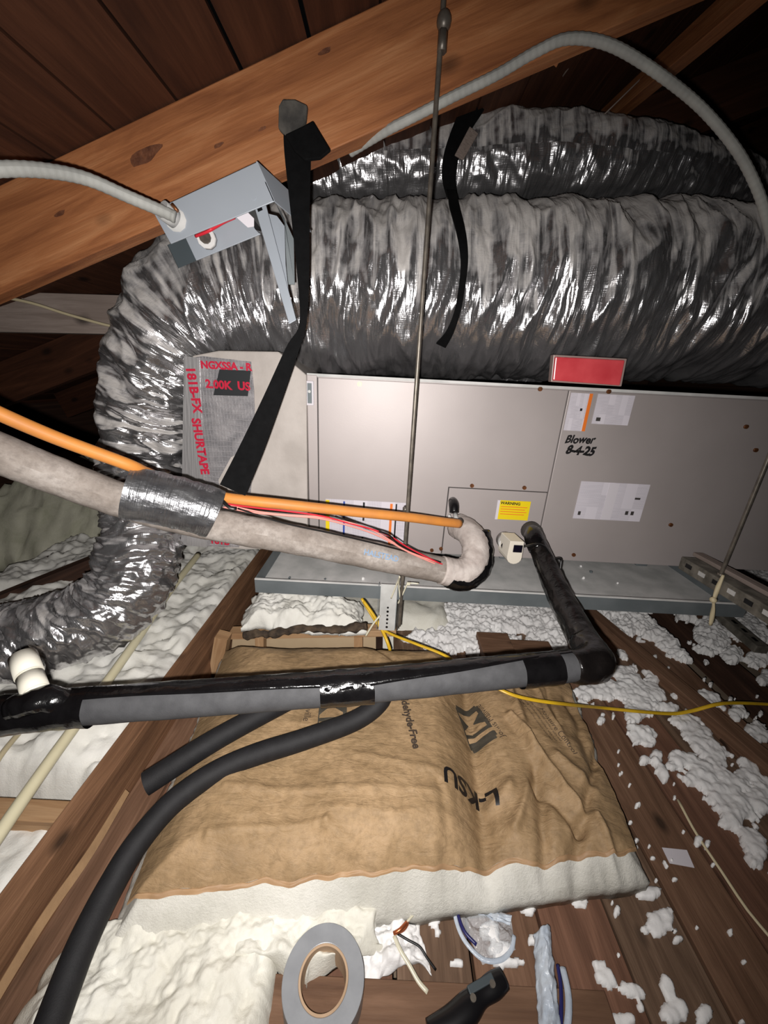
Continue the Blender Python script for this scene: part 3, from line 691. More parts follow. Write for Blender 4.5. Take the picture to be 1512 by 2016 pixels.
z2 = tag(tube('zip_tie', [PY(784, 1188, 0.925), PY(795, 1165, 0.92), PY(804, 1149, 0.915), PY(824, 1149, 0.912)], 0.0022, M['ziptie'], step=0.006, seg=6), 'pale nylon tie with square head beside the bracket', 'zip tie')
p = PY(804, 1149, 0.913); box('tie_head', p - Vector((0.005, 0.003, 0.004)), p + Vector((0.005, 0.003, 0.004)), M['ziptie'], z2, 0.001)
ztie([PY(748, 1212, 0.92), PY(735, 1228, 0.91), PY(720, 1252, 0.90)], 'pale nylon strip sticking out left below the bracket', 0.003)

# strut, channel and pipe at the right end
a, b = PZ(1345, 1120, 0.30), PZ(1480, 1195, 0.27)
st = thing('strut_channel', b, 'dusty slotted steel strut crossing under the pan at right', 'strut')
A = PY(1352, 1108, 1.05); B = PY(1500, 1195, 0.80); d = (B - A)
beam('channel_body', A, B + d * 0.6, 0.045, 0.04, M['dustysteel'], st, bev=0.003)
for i in range(6):
    p = A + d * (0.08 + i * 0.2) + Vector((-0.0228, -0.006, 0.004)); beam('slot', p, p + d * 0.09, 0.003, 0.012, M['galv'] if i % 2 else M['blackplastic'], st)
A2 = A + Vector((0.05, 0.03, 0.018)); beam('upper_flange', A2, A2 + d * 1.5, 0.03, 0.012, M['greywood'], st, bev=0.002)
A = PZ(1395, 1190, 0.06); B = PZ(1500, 1280, 0.05); d = B - A
ch = thing('slotted_channel', A, 'loose slotted steel channel lying on the insulation at right', 'channel')
beam('channel_body', A, B, 0.045, 0.03, M['dustysteel'], ch, bev=0.003)
for i in range(5):
    p = A + d * (0.1 + i * 0.18) + Vector((0, 0, 0.0152)); beam('slot', p, p + d * 0.08, 0.011, 0.002, M['blackplastic'], ch)
A, B = PY(1470, 1178, 0.86), PY(1560, 1225, 0.72)
pv = thing('pvc_stub', A, 'white plastic pipe end with coupling at the right edge', 'pipe')
cyl('pipe_end', A, B, 0.016, M['white_pvc'], pv, 20); cyl('coupling', A + (B - A) * 0.18, A + (B - A) * 0.5, 0.021, M['white_pvc'], pv, 20); cyl('collar', A - (B - A) * 0.25, A, 0.018, M['galv'], pv, 20)
rp = thing('knotted_rope', PY(1400, 1215, 0.92), 'pale cord knotted round the foot of the right rod', 'rope')
tube('cord', [PY(1424, 1132, 0.90), PY(1414, 1155, 0.895), PY(1406, 1180, 0.89), PY(1404, 1200, 0.89), PY(1399, 1230, 0.89)], 0.0045, M['cream'], rp, step=0.008, seg=8, disp=lambda s, t, p: 0.0012 * math.sin(s * 700 + 2 * t))
p = PY(1404, 1181, 0.885)
bm = bmesh.new(); bmesh.ops.create_icosphere(bm, subdivisions=2, radius=0.0085)
for v in bm.verts: v.co = v.co * (1 + 0.25 * ns(v.co.x * 90, v.co.y * 90, v.co.z * 90)) + p
me = bpy.data.meshes.new('knot'); bm.to_mesh(me); bm.free(); link('knot', me, M['cream'], rp, True)

# ------------------------------------------------------------------ foil ducts
def fold(s, t, p, A1, A2, fu, seed, A3=0.0):
    c, si = math.cos(t), math.sin(t)
    sh = s + 0.018 * math.sin(t * 2 + seed) + 0.03 * ns(c * 1.3 + seed, si * 1.3, s * 3)
    n = ns(sh * fu, c * 1.1 + seed, si * 1.1); m_ = ns(sh * fu * 2.3, c * 2.6, si * 2.6 + seed)
    f = ns(sh * fu * 5, c * 7 + seed, si * 7)
    big = ns(s * 5 + seed, c * 1.4, si * 1.4)
    return A1 * (1 - 2.2 * abs(n)) + A2 * (1 - 2 * abs(m_)) + A2 * 0.45 * f + A3 * big
def duct(name, ctrl, m, label, A1=0.012, A2=0.007, fu=20, seed=1.0, step=0.0042, seg=150, parent=None, A3=0.012):
    pts = [tuple(PY(px, py, Y)) + (r,) for px, py, Y, r in ctrl]
    o = tube('foil_jacket', pts, None, m, parent, step=step, seg=seg, disp=lambda s, t, p: fold(s, t, p, A1, A2, fu, seed, A3))
    return o
dt = thing('flexible_duct', PY(1000, 735, 1.36), 'large silver foil flexible duct lying on the air handler and bending down at left', 'duct')
duct('foil_jacket', [(1760, 630, 1.40, 0.222), (1512, 598, 1.37, 0.226), (1300, 588, 1.36, 0.228), (1050, 587, 1.36, 0.230), (820, 586, 1.36, 0.230), (640, 585, 1.36, 0.225), (500, 596, 1.34, 0.212), (390, 634, 1.30, 0.192), (325, 725, 1.27, 0.152), (298, 830, 1.25, 0.134), (288, 950, 1.20, 0.124)], M['foil'], None, parent=dt, seed=3.0, A1=0.017, A2=0.007, fu=16)
dl = thing('flexible_duct', PY(200, 1300, 0.95), 'lower silver foil duct curling left onto the white insulation', 'duct')
duct('foil_jacket', [(288, 930, 1.16, 0.120), (284, 1010, 1.10, 0.106), (276, 1085, 1.03, 0.100), (250, 1158, 0.97, 0.100), (195, 1210, 0.92, 0.100), (105, 1244, 0.88, 0.098), (20, 1270, 0.85, 0.10), (-140, 1290, 0.80, 0.10)], M['foil_low'], None, A1=0.012, A2=0.008, fu=26, seed=9.0, seg=120, parent=dl, A3=0.01)
du = thing('flexible_duct', PY(1000, 400, 1.75), 'upper silver foil duct strapped above the large duct under the roof', 'duct')
duct('foil_jacket', [(470, 400, 1.48, 0.10), (600, 356, 1.5, 0.105), (720, 338, 1.5, 0.105), (880, 330, 1.5, 0.11), (1050, 322, 1.5, 0.115), (1220, 330, 1.5, 0.105), (1380, 352, 1.52, 0.085), (1480, 392, 1.56, 0.075), (1620, 450, 1.6, 0.075)], M['foil'], None, A1=0.006, A2=0.004, fu=11, seed=14.0, seg=110, parent=du, A3=0.010)
db = thing('flexible_duct', PY(820, 735, 1.66), 'small dark foil duct glimpsed behind the large duct', 'duct')
duct('foil_jacket', [(560, 760, 1.80, 0.09), (660, 722, 1.78, 0.09), (760, 705, 1.78, 0.09), (860, 705, 1.78, 0.09), (960, 725, 1.80, 0.09), (1040, 760, 1.84, 0.09)], M['foil_low'], None, fu=30, A1=0.007, A2=0.004, seed=21.0, seg=60, step=0.008, parent=db, A3=0.004)
# red print and tape on the ducts
for (px, py, sz, ang) in ((1235, 412, 0.05, -80), (1212, 470, 0.04, -75)):
    pass
# thin black hanger straps on the ducts
hs = thing('duct_hanger', PY(905, 400, 1.44), 'thin black strap hanging round both ducts behind the steel rod', 'strap')
ribbon('webbing', [PY(935, 205, 1.40), PY(908, 255, 1.385), PY(888, 310, 1.37), PY(884, 350, 1.37), PY(890, 385, 1.37)], (1, 0, 0), [0.06, 0.05, 0.045, 0.04, 0.03], 0.006, M['strap'], hs)
ribbon('webbing', [PY(888, 376, 1.32), PY(896, 412, 1.19), PY(908, 460, 1.125), PY(914, 510, 1.10), PY(910, 560, 1.10), PY(900, 615, 1.10), PY(885, 655, 1.115), PY(868, 680, 1.14)], (1, 0, 0), [0.028, 0.026, 0.022, 0.018, 0.016, 0.016, 0.02, 0.03], 0.005, M['strap'], hs)
prism('pale_tag', [PY(895, 305, 1.36), PY(912, 315, 1.36), PY(942, 262, 1.375), PY(925, 248, 1.375)], (0, 0.006, 0), M['greywood'], hs, 0.002)

# ------------------------------------------------------------------ refrigerant lines
suc = [(-120, 848, 0.60), (0, 893, 0.645), (120, 940, 0.69), (240, 985, 0.73), (340, 1015, 0.76), (440, 1037, 0.79), (560, 1058, 0.82), (680, 1082, 0.85), (800, 1108, 0.885), (880, 1124, 0.91)]
sp_ = [PY(*c_) for c_ in suc]
SR = 0.036
sl = thing('refrigerant_pipe', sp_[4], 'thick dusty grey insulated pipe slanting down to the air handler', 'pipe')
tube('foam_sleeve', sp_, SR, M['pipeins'], sl, step=0.008, seg=40, disp=lambda s, t, p: 0.0015 * fbm(p[0] * 30, p[1] * 30, p[2] * 30, 3))
bend = [PY(868, 1122, 0.905), PY(902, 1128, 0.915), PY(925, 1118, 0.93), PY(936, 1095, 0.955), PY(934, 1066, 0.99), PY(920, 1046, 1.03), PY(903, 1036, 1.075)]
tube('taped_bend', bend, 0.037, simple('wrinkled_pale_wrap', (168, 156, 150), (196, 186, 180), 0.6, 0, 30, 0.6, 40, 0.3), sl, step=0.006, seg=30, disp=lambda s, t, p: 0.005 * (0.5 - abs(ns(p[0] * 60, p[1] * 60, p[2] * 60))) + 0.002 * ns(s * 140, t, 2))
tube('black_tape_band', [PY(884, 1136, 0.90), PY(902, 1142, 0.905), PY(926, 1138, 0.917), PY(945, 1118, 0.94), PY(950, 1085, 0.975), PY(944, 1050, 1.01)], 0.030, M['vinyl'], sl, step=0.006, seg=24, disp=lambda s, t, p: 0.003 * ns(p[0] * 70, p[1] * 70, p[2] * 70))
# silver tape wrap round both lines
wr = [PY(268, 965, 0.727), PY(330, 985, 0.748), PY(395, 1002, 0.768), PY(428, 1011, 0.778)]
tube('silver_tape_wrap', [PY(250, 968, 0.722)] + wr[1:3] + [PY(424, 1012, 0.778)], 0.0555, M['wrap'], sl, step=0.006, seg=40, cap=False, flat=1.0, disp=lambda s, t, p: 0.0022 * ns(s * 60, t * 4, 1) + 0.0014 * ns(s * 130, t * 10, 7))
tube('white_tape_edge', [PY(380, 1041, 0.748), PY(402, 1037, 0.743), PY(422, 1020, 0.745)], 0.006, M['paper'], sl, step=0.005, seg=8, flat=0.5)
tube('white_tape_edge', [PY(340, 1036, 0.745), PY(365, 1042, 0.745), PY(395, 1046, 0.75)], 0.006, M['paper'], sl, step=0.005, seg=8, flat=0.5)
# lettering that follows the sleeve
def onpipe(A, B, r, ang):
    d = (B - A).normalized(); view = (Vector((0, 0, H)) - (A + B) / 2).normalized(); upv = (view - d * view.dot(d)).normalized(); sd = upv.cross(d)
    def f(x, y):
        th = y / r + ang; c_ = A + (B - A) * 0.5 + d * x
        return c_ + (upv * math.cos(th) + sd * math.sin(th)) * (r + 0.0028)
    return f
text('lettering', 'HALSTEAD', 0.019, onpipe(PY(680, 1082, 0.85), PY(800, 1108, 0.885), SR, 0.1), M['inkblue'], sl, 0.0002)
# orange liquid line
ol = [(-120, 756, 0.585), (0, 815, 0.628), (120, 866, 0.67), (250, 914, 0.715), (290, 932, 0.75), (360, 958, 0.79), (420, 972, 0.80), (450, 981, 0.79), (560, 993, 0.81), (700, 1008, 0.86), (800, 1018, 0.90), (870, 1027, 0.94), (905, 1031, 0.965)]
oo = thing('liquid_line', PY(*ol[7]), 'orange coated copper tube running along the top of the grey pipe', 'pipe')
tube('orange_jacket', [PY(*c_) for c_ in ol], 0.0122, M['orange'], oo, step=0.01, seg=20)
p = PY(900, 1031, 0.96); cyl('fitting', p, p + Vector((0.012, 0.02, 0)), 0.010, M['boxdark'], oo, 14)
# service cap and spindle where the lines enter
vc = thing('valve_cap', PY(895, 1020, 1.08), 'small black rubber cap on the valve above the orange tube end', 'valve')
p = PY(893, 996, 1.07); tube('cap', [(p.x, 1.094, p.z + 0.008, 0.013), (p.x, 1.075, p.z + 0.006, 0.015), (p.x, 1.06, p.z, 0.015), (p.x, 1.05, p.z - 0.014, 0.014)], None, M['blackplastic'], vc, step=0.004, seg=16)
cyl('stem', PY(896, 1012, 1.06), PY(901, 1036, 1.03), 0.007, M['galv'], vc, 12)
tube('stub', [PY(884, 1014, 1.07), PY(889, 1030, 1.05), PY(900, 1036, 1.03)], 0.005, M['galv'], vc, step=0.005, seg=10)
# thermostat wires
tw = thing('thermostat_wires', PY(600, 1020, 0.80), 'pink, red and black thin wires strung beside the grey pipe', 'wire')
w1 = [(440, 992, 0.770), (500, 1003, 0.775), (560, 1012, 0.785), (630, 1020, 0.80), (690, 1032, 0.82), (735, 1044, 0.84), (770, 1062, 0.855), (800, 1083, 0.865), (850, 1106, 0.875), (872, 1113, 0.885)]
for i, (dx, dy, m) in enumerate(((0, 0, 'wirepink'), (0, 4, 'wirepink'), (2, -3, 'wirered'))):
    tube('wire', [PY(a + dx, b + dy + (3 * math.sin(k_ * 1.3 + i)), Y) for k_, (a, b, Y) in enumerate(w1)], 0.0021, M[m], tw, step=0.008, seg=6)
tube('wire', [PY(437, 985, 0.772), PY(452, 999, 0.765), PY(466, 1001, 0.77)], 0.004, M['wireblack'], tw, step=0.006, seg=6)
tube('wire', [PY(660, 1016, 0.83), PY(690, 1028, 0.83), PY(730, 1042, 0.84), PY(765, 1053, 0.85), PY(785, 1072, 0.86), PY(830, 1094, 0.875), PY(868, 1107, 0.885)], 0.0025, M['wireblack'], tw, step=0.008, seg=6)
tube('gap_cord', [PY(468, 1001, 0.765), PY(560, 1030, 0.79), PY(680, 1056, 0.825), PY(800, 1086, 0.865), PY(850, 1104, 0.885)], 0.002, M['wireblack'], tw, step=0.01, seg=6)

# ------------------------------------------------------------------ hanging strap
hg = thing('hanging_strap', PY(580, 255, 0.92), 'black webbing strap looped over the rafter and holding up the grey pipe', 'strap')
ribbon('webbing', [PY(588, 252, 0.915), PY(586, 300, 0.905), PY(591, 420, 0.88), PY(597, 540, 0.865), PY(596, 640, 0.855), PY(575, 690, 0.85), PY(535, 790, 0.84), PY(495, 885, 0.82), PY(458, 965, 0.79)], (1, 0.15, 0), [0.055, 0.05, 0.036, 0.024, 0.014, 0.026, 0.038, 0.050, 0.058], 0.004, M['strap'], hg)
prism('strap_end', [PY(548, 207, 0.89), PY(556, 194, 0.89), PY(580, 195, 0.885), PY(605, 206, 0.89), PY(602, 240, 0.90), PY(580, 262, 0.905), PY(562, 268, 0.905), PY(547, 252, 0.90)], (0, 0.01, 0), M['strapend'], hg, 0.003)
prism('strap_tail', [PY(560, 264, 0.895), PY(600, 245, 0.893), PY(616, 236, 0.893), PY(651, 295, 0.88), PY(630, 312, 0.88), PY(600, 316, 0.885), PY(578, 296, 0.89)], (0, 0.008, 0), M['strap'], hg, 0.003)

# ------------------------------------------------------------------ disconnect box on the rafter
bxT = thing('disconnect_box', PY(420, 400, 0.87), 'open grey metal disconnect box fixed below the rafter', 'electrical box')
Yb = 0.84
prism('cover_plate', [PY(300, 415, Yb), PY(507, 318, Yb), PY(541, 396, Yb), PY(336, 480, Yb)], (0, 0.003, 0), M['boxgrey'], bxT, 0.001)
prism('side_wall', [PY(507, 318, Yb), PY(541, 396, Yb), PY(541, 396, Yb) + Vector((0.05, 0.085, -0.02)), PY(507, 318, Yb) + Vector((0.05, 0.085, -0.02))], (-0.003, 0, 0), M['boxgrey'], bxT)
prism('back_plate', [PY(362, 462, Yb + 0.05), PY(480, 418, Yb + 0.05), PY(513, 461, Yb + 0.05), PY(386, 513, Yb + 0.05)], (0, 0.003, 0), M['boxgrey'], bxT, 0.001)
prism('inner_side', [PY(330, 482, Yb + 0.02), PY(366, 466, Yb + 0.052), PY(387, 513, Yb + 0.052), PY(352, 528, Yb + 0.02)], (-0.002, 0.002, 0), M['boxdark'], bxT)
prism('switch_block', [PY(484, 415, Yb + 0.02), PY(512, 402, Yb + 0.02), PY(518, 455, Yb + 0.03), PY(502, 452, Yb + 0.03)], (0, 0.03, 0), M['blackplastic'], bxT, 0.002)
prism('paper_label', [PY(462, 425, Yb + 0.012), PY(482, 412, Yb + 0.012), PY(500, 430, Yb + 0.012), PY(500, 446, Yb + 0.012), PY(488, 448, Yb + 0.012)], (0, 0.001, 0), M['paper'], bxT)
hd = prism('hinged_cover', [PY(500, 405, Yb + 0.012), PY(522, 398, Yb + 0.012), PY(583, 630, Yb - 0.012), PY(569, 638, Yb - 0.012)], (0, 0.004, 0), M['boxgrey'], bxT, 0.001)
prism('slot', [PY(504, 405, Yb + 0.0105), PY(513, 401, Yb + 0.0105), PY(517, 413, Yb + 0.0095), PY(508, 417, Yb + 0.0095)], (0, 0.0015, 0), M['blackplastic'], hd)
prism('hinged_cover_return', [PY(526, 420, Yb + 0.03), PY(545, 425, Yb + 0.03), PY(560, 445, Yb + 0.03), PY(562, 520, Yb + 0.01), PY(568, 575, Yb + 0.0), PY(578, 612, Yb - 0.006)], (0, 0.003, 0), M['boxgrey'], bxT)
prism('cover_liner', [PY(541, 396, Yb + 0.05), PY(560, 430, Yb + 0.06), PY(578, 470, Yb + 0.06), PY(580, 560, Yb + 0.05), PY(566, 560, Yb + 0.05), PY(560, 440, Yb + 0.05)], (0, 0.003, 0), M['galvdark'], bxT)
tube('red_wire', [PY(390, 462, Yb + 0.03), PY(420, 448, Yb + 0.02), PY(450, 430, Yb + 0.02), PY(470, 420, Yb + 0.03)], 0.004, M['wirered'], bxT, step=0.005, seg=8)
tube('red_wire', [PY(385, 465, Yb + 0.03), PY(410, 455, Yb + 0.02), PY(440, 438, Yb + 0.025), PY(462, 428, Yb + 0.03)], 0.003, M['wirered'], bxT, step=0.005, seg=8)
p = PY(405, 468, Yb + 0.035)
cyl('knockout_nut', p, p + Vector((0, 0.012, 0)), 0.018, M['galv'], bxT, 10); cyl('wire_hub', p - Vector((0, 0.006, 0)), p, 0.011, M['steel'], bxT, 10)
p = PY(345, 432, Yb - 0.002)
cyl('conduit_locknut', p, p + Vector((0, 0.004, 0)), 0.020, M['galv'], bxT, 10); cyl('conduit_connector', p + Vector((-0.012, -0.02, 0.008)), p + Vector((0, 0, 0)), 0.016, M['galv'], bxT, 16)
p = PY(499, 388, Yb - 0.001); cyl('screw', p, p + Vector((0, 0.003, 0)), 0.004, M['boxgrey'], bxT, 10)
cyl('clamp_screw', PY(338, 402, Yb - 0.02), PY(350, 416, Yb - 0.02), 0.003, M['screw'], bxT, 8)
rib = lambda s, t, p: 0.0003 * math.sin(s * 2 * math.pi / 0.010)
tag(tube('flexible_conduit', [PY(-120, 345, 0.62), PY(0, 333, 0.66), PY(90, 336, 0.70), PY(170, 352, 0.74), (PY(250, 386, 0.775)), PY(325, 418, 0.812), PY(345, 428, 0.818)], 0.0098, M['conduit'], step=0.0025, seg=16, disp=rib), 'grey flexible conduit arching in from the left to the disconnect box', 'conduit')
tag(tube('flexible_conduit', [PY(690, 300, 0.99), PY(760, 258, 0.94), PY(830, 222, 0.918), PY(900, 186, 0.916), PY(980, 146, 0.916), PY(1055, 102, 0.916), PY(1120, 76, 0.916), PY(1200, 88, 0.918), PY(1290, 140, 0.925), PY(1380, 212, 0.94), PY(1450, 295, 0.92), PY(1490, 370, 0.90), PY(1512, 440, 0.88), PY(1535, 540, 0.86)], 0.0082, M['conduit'], step=0.003, seg=14, disp=lambda s, t, p: 0.0003 * math.sin(s * 2 * math.pi / 0.012)), 'long pale grey conduit arching over the ducts at upper right', 'conduit')

# ------------------------------------------------------------------ black condensate line
DR = 0.0295
el = PY(1168, 1306, 0.63)
dn = thing('condensate_pipe', el, 'black foam-covered drain pipe from the air handler, elbowed to run left', 'pipe')
up_ = [PY(1052, 1052, 1.05), PY(1072, 1105, 0.96), PY(1103, 1175, 0.84), PY(1136, 1238, 0.74), PY(1160, 1285, 0.665)]
tube('taped_upper_run', [tuple(a) + (r,) for a, r in zip(up_, (0.026, 0.029, 0.031, 0.033, 0.035))], None, M['vinyl_dark'], dn, step=0.006, seg=32, disp=lambda s, t, p: 0.003 * ns(s * 14, t * 1.5, 3) + 0.0018 * ns(s * 50, t * 3, 5))
tube('taped_elbow', [tuple(PY(1150, 1265, 0.69)) + (0.034,), tuple(PY(1168, 1292, 0.645)) + (0.037,), tuple(PY(1168, 1306, 0.62)) + (0.038,), tuple(PY(1148, 1311, 0.612)) + (0.035,), tuple(PY(1122, 1312.5, 0.605)) + (0.031,)], None, M['vinyl_dark'], dn, step=0.005, seg=32, disp=lambda s, t, p: 0.003 * ns(p[0] * 45, p[1] * 45, p[2] * 45))
ln = [(1150, 1310, 0.610), (1000, 1323, 0.585), (800, 1343, 0.555), (640, 1357, 0.535), (450, 1371, 0.51), (250, 1385, 0.49), (100, 1397, 0.475), (0, 1409, 0.465), (-150, 1424, 0.45)]
lp = [PY(*c_) for c_ in ln]
tube('foam_sleeve', lp, DR, M['foamgrey'], dn, step=0.01, seg=36, disp=lambda s, t, p: 0.0012 * ns(s * 20, t, 1))
# split seam tape along the upper back of the sleeve
def half(name, pts, r, a0, a1, m, wav=0.0, sd=0.0):
    P_, q_ = spline([tuple(p_) for p_ in pts], 0.008); P_ = P_[:, :3]; tg = np.gradient(P_, axis=0); vs_, uv = [], []
    K = 12
    for i in range(len(P_)):
        d_ = Vector(tg[i]).normalized(); view = (Vector((0, 0, H)) - Vector(P_[i])).normalized(); uu = (view - d_ * view.dot(d_)).normalized(); ss = d_.cross(uu)
        if ss.z < 0: ss = -ss
        a0_ = a0 if not isinstance(a0, tuple) else a0[0] + (a0[1] - a0[0]) * i / (len(P_) - 1)
        b0 = a0_ + wav * ns(q_[i] * 6, sd, 0) + (wav * 0.6 * math.sin(q_[i] * 9 + sd))
        for j in range(K + 1):
            th = b0 + (a1 - b0) * j / K
            rr_ = r + 0.0012 * ns(q_[i] * 40, th * 4, sd)
            vs_.append(Vector(P_[i]) + (uu * math.cos(th) + ss * math.sin(th)) * rr_); uv.append((q_[i], th * r))
    n = len(P_)
    fs = [(i * (K + 1) + j, i * (K + 1) + j + 1, (i + 1) * (K + 1) + j + 1, (i + 1) * (K + 1) + j) for i in range(n - 1) for j in range(K)]
    o = link(name, mesh(vs_, fs, uv), m, dn, True); md = o.modifiers.new('s', 'SOLIDIFY'); md.thickness = 0.001; return o
half('seam_tape', lp[0:4], DR + 0.0022, (1.0, -0.25), 2.2, M['vinyl'], 0.1, 3.0)
half('seam_tape', lp[3:8], DR + 0.0022, (0.12, 0.42), 2.2, M['vinyl'], 0.08, 5.0)
def band(a, b, rr=DR + 0.0028, m='vinyl'):
    P1, P2 = PY(*a), PY(*b)
    tube('tape_band', [P1, (P1 + P2) / 2, P2], rr, M[m], dn, step=0.005, seg=32, cap=False, disp=lambda s, t, p: 0.0018 * ns(p[0] * 60, p[1] * 60, p[2] * 60))
band((632, 1357.5, 0.534), (735, 1349, 0.547)); band((1022, 1321.5, 0.589), (1098, 1314.5, 0.601)); band((100, 1397, 0.474), (182, 1390.5, 0.4825)); band((-30, 1412, 0.462), (105, 1396.5, 0.475), DR + 0.003)
tube('tape_bulge', [PY(28, 1392, 0.458), PY(62, 1384, 0.46), PY(90, 1376, 0.466), PY(130, 1382, 0.476)], 0.02, M['vinyl'], dn, step=0.004, seg=20, disp=lambda s, t, p: 0.005 * ns(p[0] * 60, p[1] * 60, p[2] * 60))
cap_end = [PY(1049, 1062, 1.03), PY(1049, 1052, 1.045), PY(1045, 1044, 1.075)]
tube('taped_port_elbow', [tuple(PY(1060, 1082, 1.0)) + (0.027,), tuple(PY(1052, 1062, 1.025)) + (0.0275,), tuple(PY(1050, 1052, 1.05)) + (0.026,), tuple(PY(1048, 1046, 1.085)) + (0.025,)], None, M['vinyl'], dn, step=0.005, seg=28)
# float switch
fs = thing('float_switch', PY(1010, 1090, 1.03), 'white plastic float switch with dark window beside the black drain elbow', 'switch')
def stad(cxp, czp, wd, zt, zb, Y, dep, m, name, parent):
    pts = [(wd * math.cos(t), math.sin(t) * wd) for t in np.linspace(math.pi, 2 * math.pi, 9)]
    o = [Vector((cxp + a, Y, zb + wd + b)) for a, b in pts] + [Vector((cxp + wd * 0.92, Y, zt)), Vector((cxp - wd * 0.92, Y, zt))]
    return prism(name, o, (-0.012, dep, 0.004), m, parent, 0.0015)
Yf = 0.985
pt, pb_ = PY(1014, 1066, Yf), PY(1013, 1111, Yf)
stad(pt.x + 0.007, 0, 0.0215, pt.z, pb_.z, Yf, 0.055, M['whiteplastic'], 'housing', fs)
a = PY(1012, 1073, Yf - 0.001); b = PY(1027, 1088, Yf - 0.001)
box('window', (a.x, Yf - 0.0025, b.z), (b.x, Yf + 0.001, a.z), M['lens'], fs, 0.001)
cyl('mount_collar', PY(1001, 1072, 1.03), PY(993, 1062, 1.085), 0.026, M['galv'], fs, 20); cyl('black_ring', PY(1004, 1076, 1.02), PY(1000, 1071, 1.04), 0.0245, M['blackplastic'], fs, 20)
tube('switch_cable', [PY(1032, 1076, 0.99), PY(1044, 1073, 0.955), PY(1058, 1071, 0.94), PY(1072, 1076, 0.945), PY(1080, 1088, 0.955), PY(1086, 1100, 0.955), PY(1103, 1100, 0.965), PY(1104, 1110, 0.96), PY(1101, 1130, 0.95)], 0.0032, M['wireblack'], fs, step=0.005, seg=8)
# white clean-out stub at far left
A, B = PY(74, 1372, 0.47), PY(46, 1296, 0.52)
co = thing('pipe_cleanout', A, 'white plastic pipe stub rising from the black pipe at the left edge', 'pipe')
d_ = (B - A)
cyl('stub', A - d_ * 0.15, B, 0.0165, M['white_pvc'], co, 24); cyl('lower_coupling', A + d_ * 0.12, A + d_ * 0.52, 0.0188, M['white_pvc'], co, 24); cyl('upper_coupling', A + d_ * 0.56, A + d_ * 1.05, 0.0198, M['white_pvc'], co, 24)
# loose foam tubes
f1 = thing('foam_tube', PY(285, 1545, 0.5), 'short straight length of black pipe foam with an open end', 'foam tube')
e0, e1 = PZ(560, 1385, 0.19), PZ(287, 1543, 0.15)
tube('sleeve', [e0 + (e0 - e1) * 0.15, (e0 + e1) / 2 + Vector((0, 0, 0.01)), e1], 0.0215, M['foam'], f1, step=0.008, seg=28, cap=False)
tube('bore', [(e0 + e1) / 2, e1 + (e0 - e1) * 0.05, e1], 0.012, M['blackplastic'], f1, step=0.02, seg=20)
me = tube_mesh([e1 + (e0 - e1) * 0.004, e1 + (e0 - e1) * 0.002, e1], 0.0213, 0.002, 28); link('cut_end', me, M['blackplastic'], f1)
lt = [(758, 1350, .235), (748, 1382, .215), (700, 1418, .19), (600, 1455, .18), (500, 1487, .172), (420, 1523, .165), (340, 1580, .155), (270, 1660, .14), (215, 1750, .125), (165, 1850, .115), (125, 1950, .105), (85, 2060, .10), (40, 2180, .10)]
f2 = tag(tube('foam_tube', [PZ(*c_) for c_ in lt], 0.0205, M['foam'], step=0.008, seg=28), 'long curved black pipe foam sweeping from the batt to the bottom left', 'foam tube')

# cream tube at left
tag(tube('plastic_tube', [PZ(390, 1092, 0.13), PZ(330, 1170, 0.125), PZ(262, 1270, 0.12), PZ(180, 1385, 0.115), PZ(90, 1510, 0.11), PZ(0, 1640, 0.105), PZ(-80, 1760, 0.10)], 0.012, M['cream_pipe'], step=0.02, seg=18), 'straight cream plastic tube lying along the white insulation left of the joist', 'pipe')
a, b = PZ(40, 1440, 0.06), PZ(-40, 1560, 0.06)
tag(tube('yellow_lead', [a, (a + b) / 2 + Vector((0, 0, 0.01)), b], 0.006, M['cream'], step=0.01, seg=8), 'short dull yellow cable behind the black pipe at the left edge', 'cable')

# ------------------------------------------------------------------ kraft-faced batt
BC = [PZ(222, 1800, 0.10), PZ(1270, 1702, 0.07), PZ(1104, 1297, 0.08), PZ(438, 1284, 0.08)]
BC = [Vector((v.x, v.y, 0)) for v in BC]
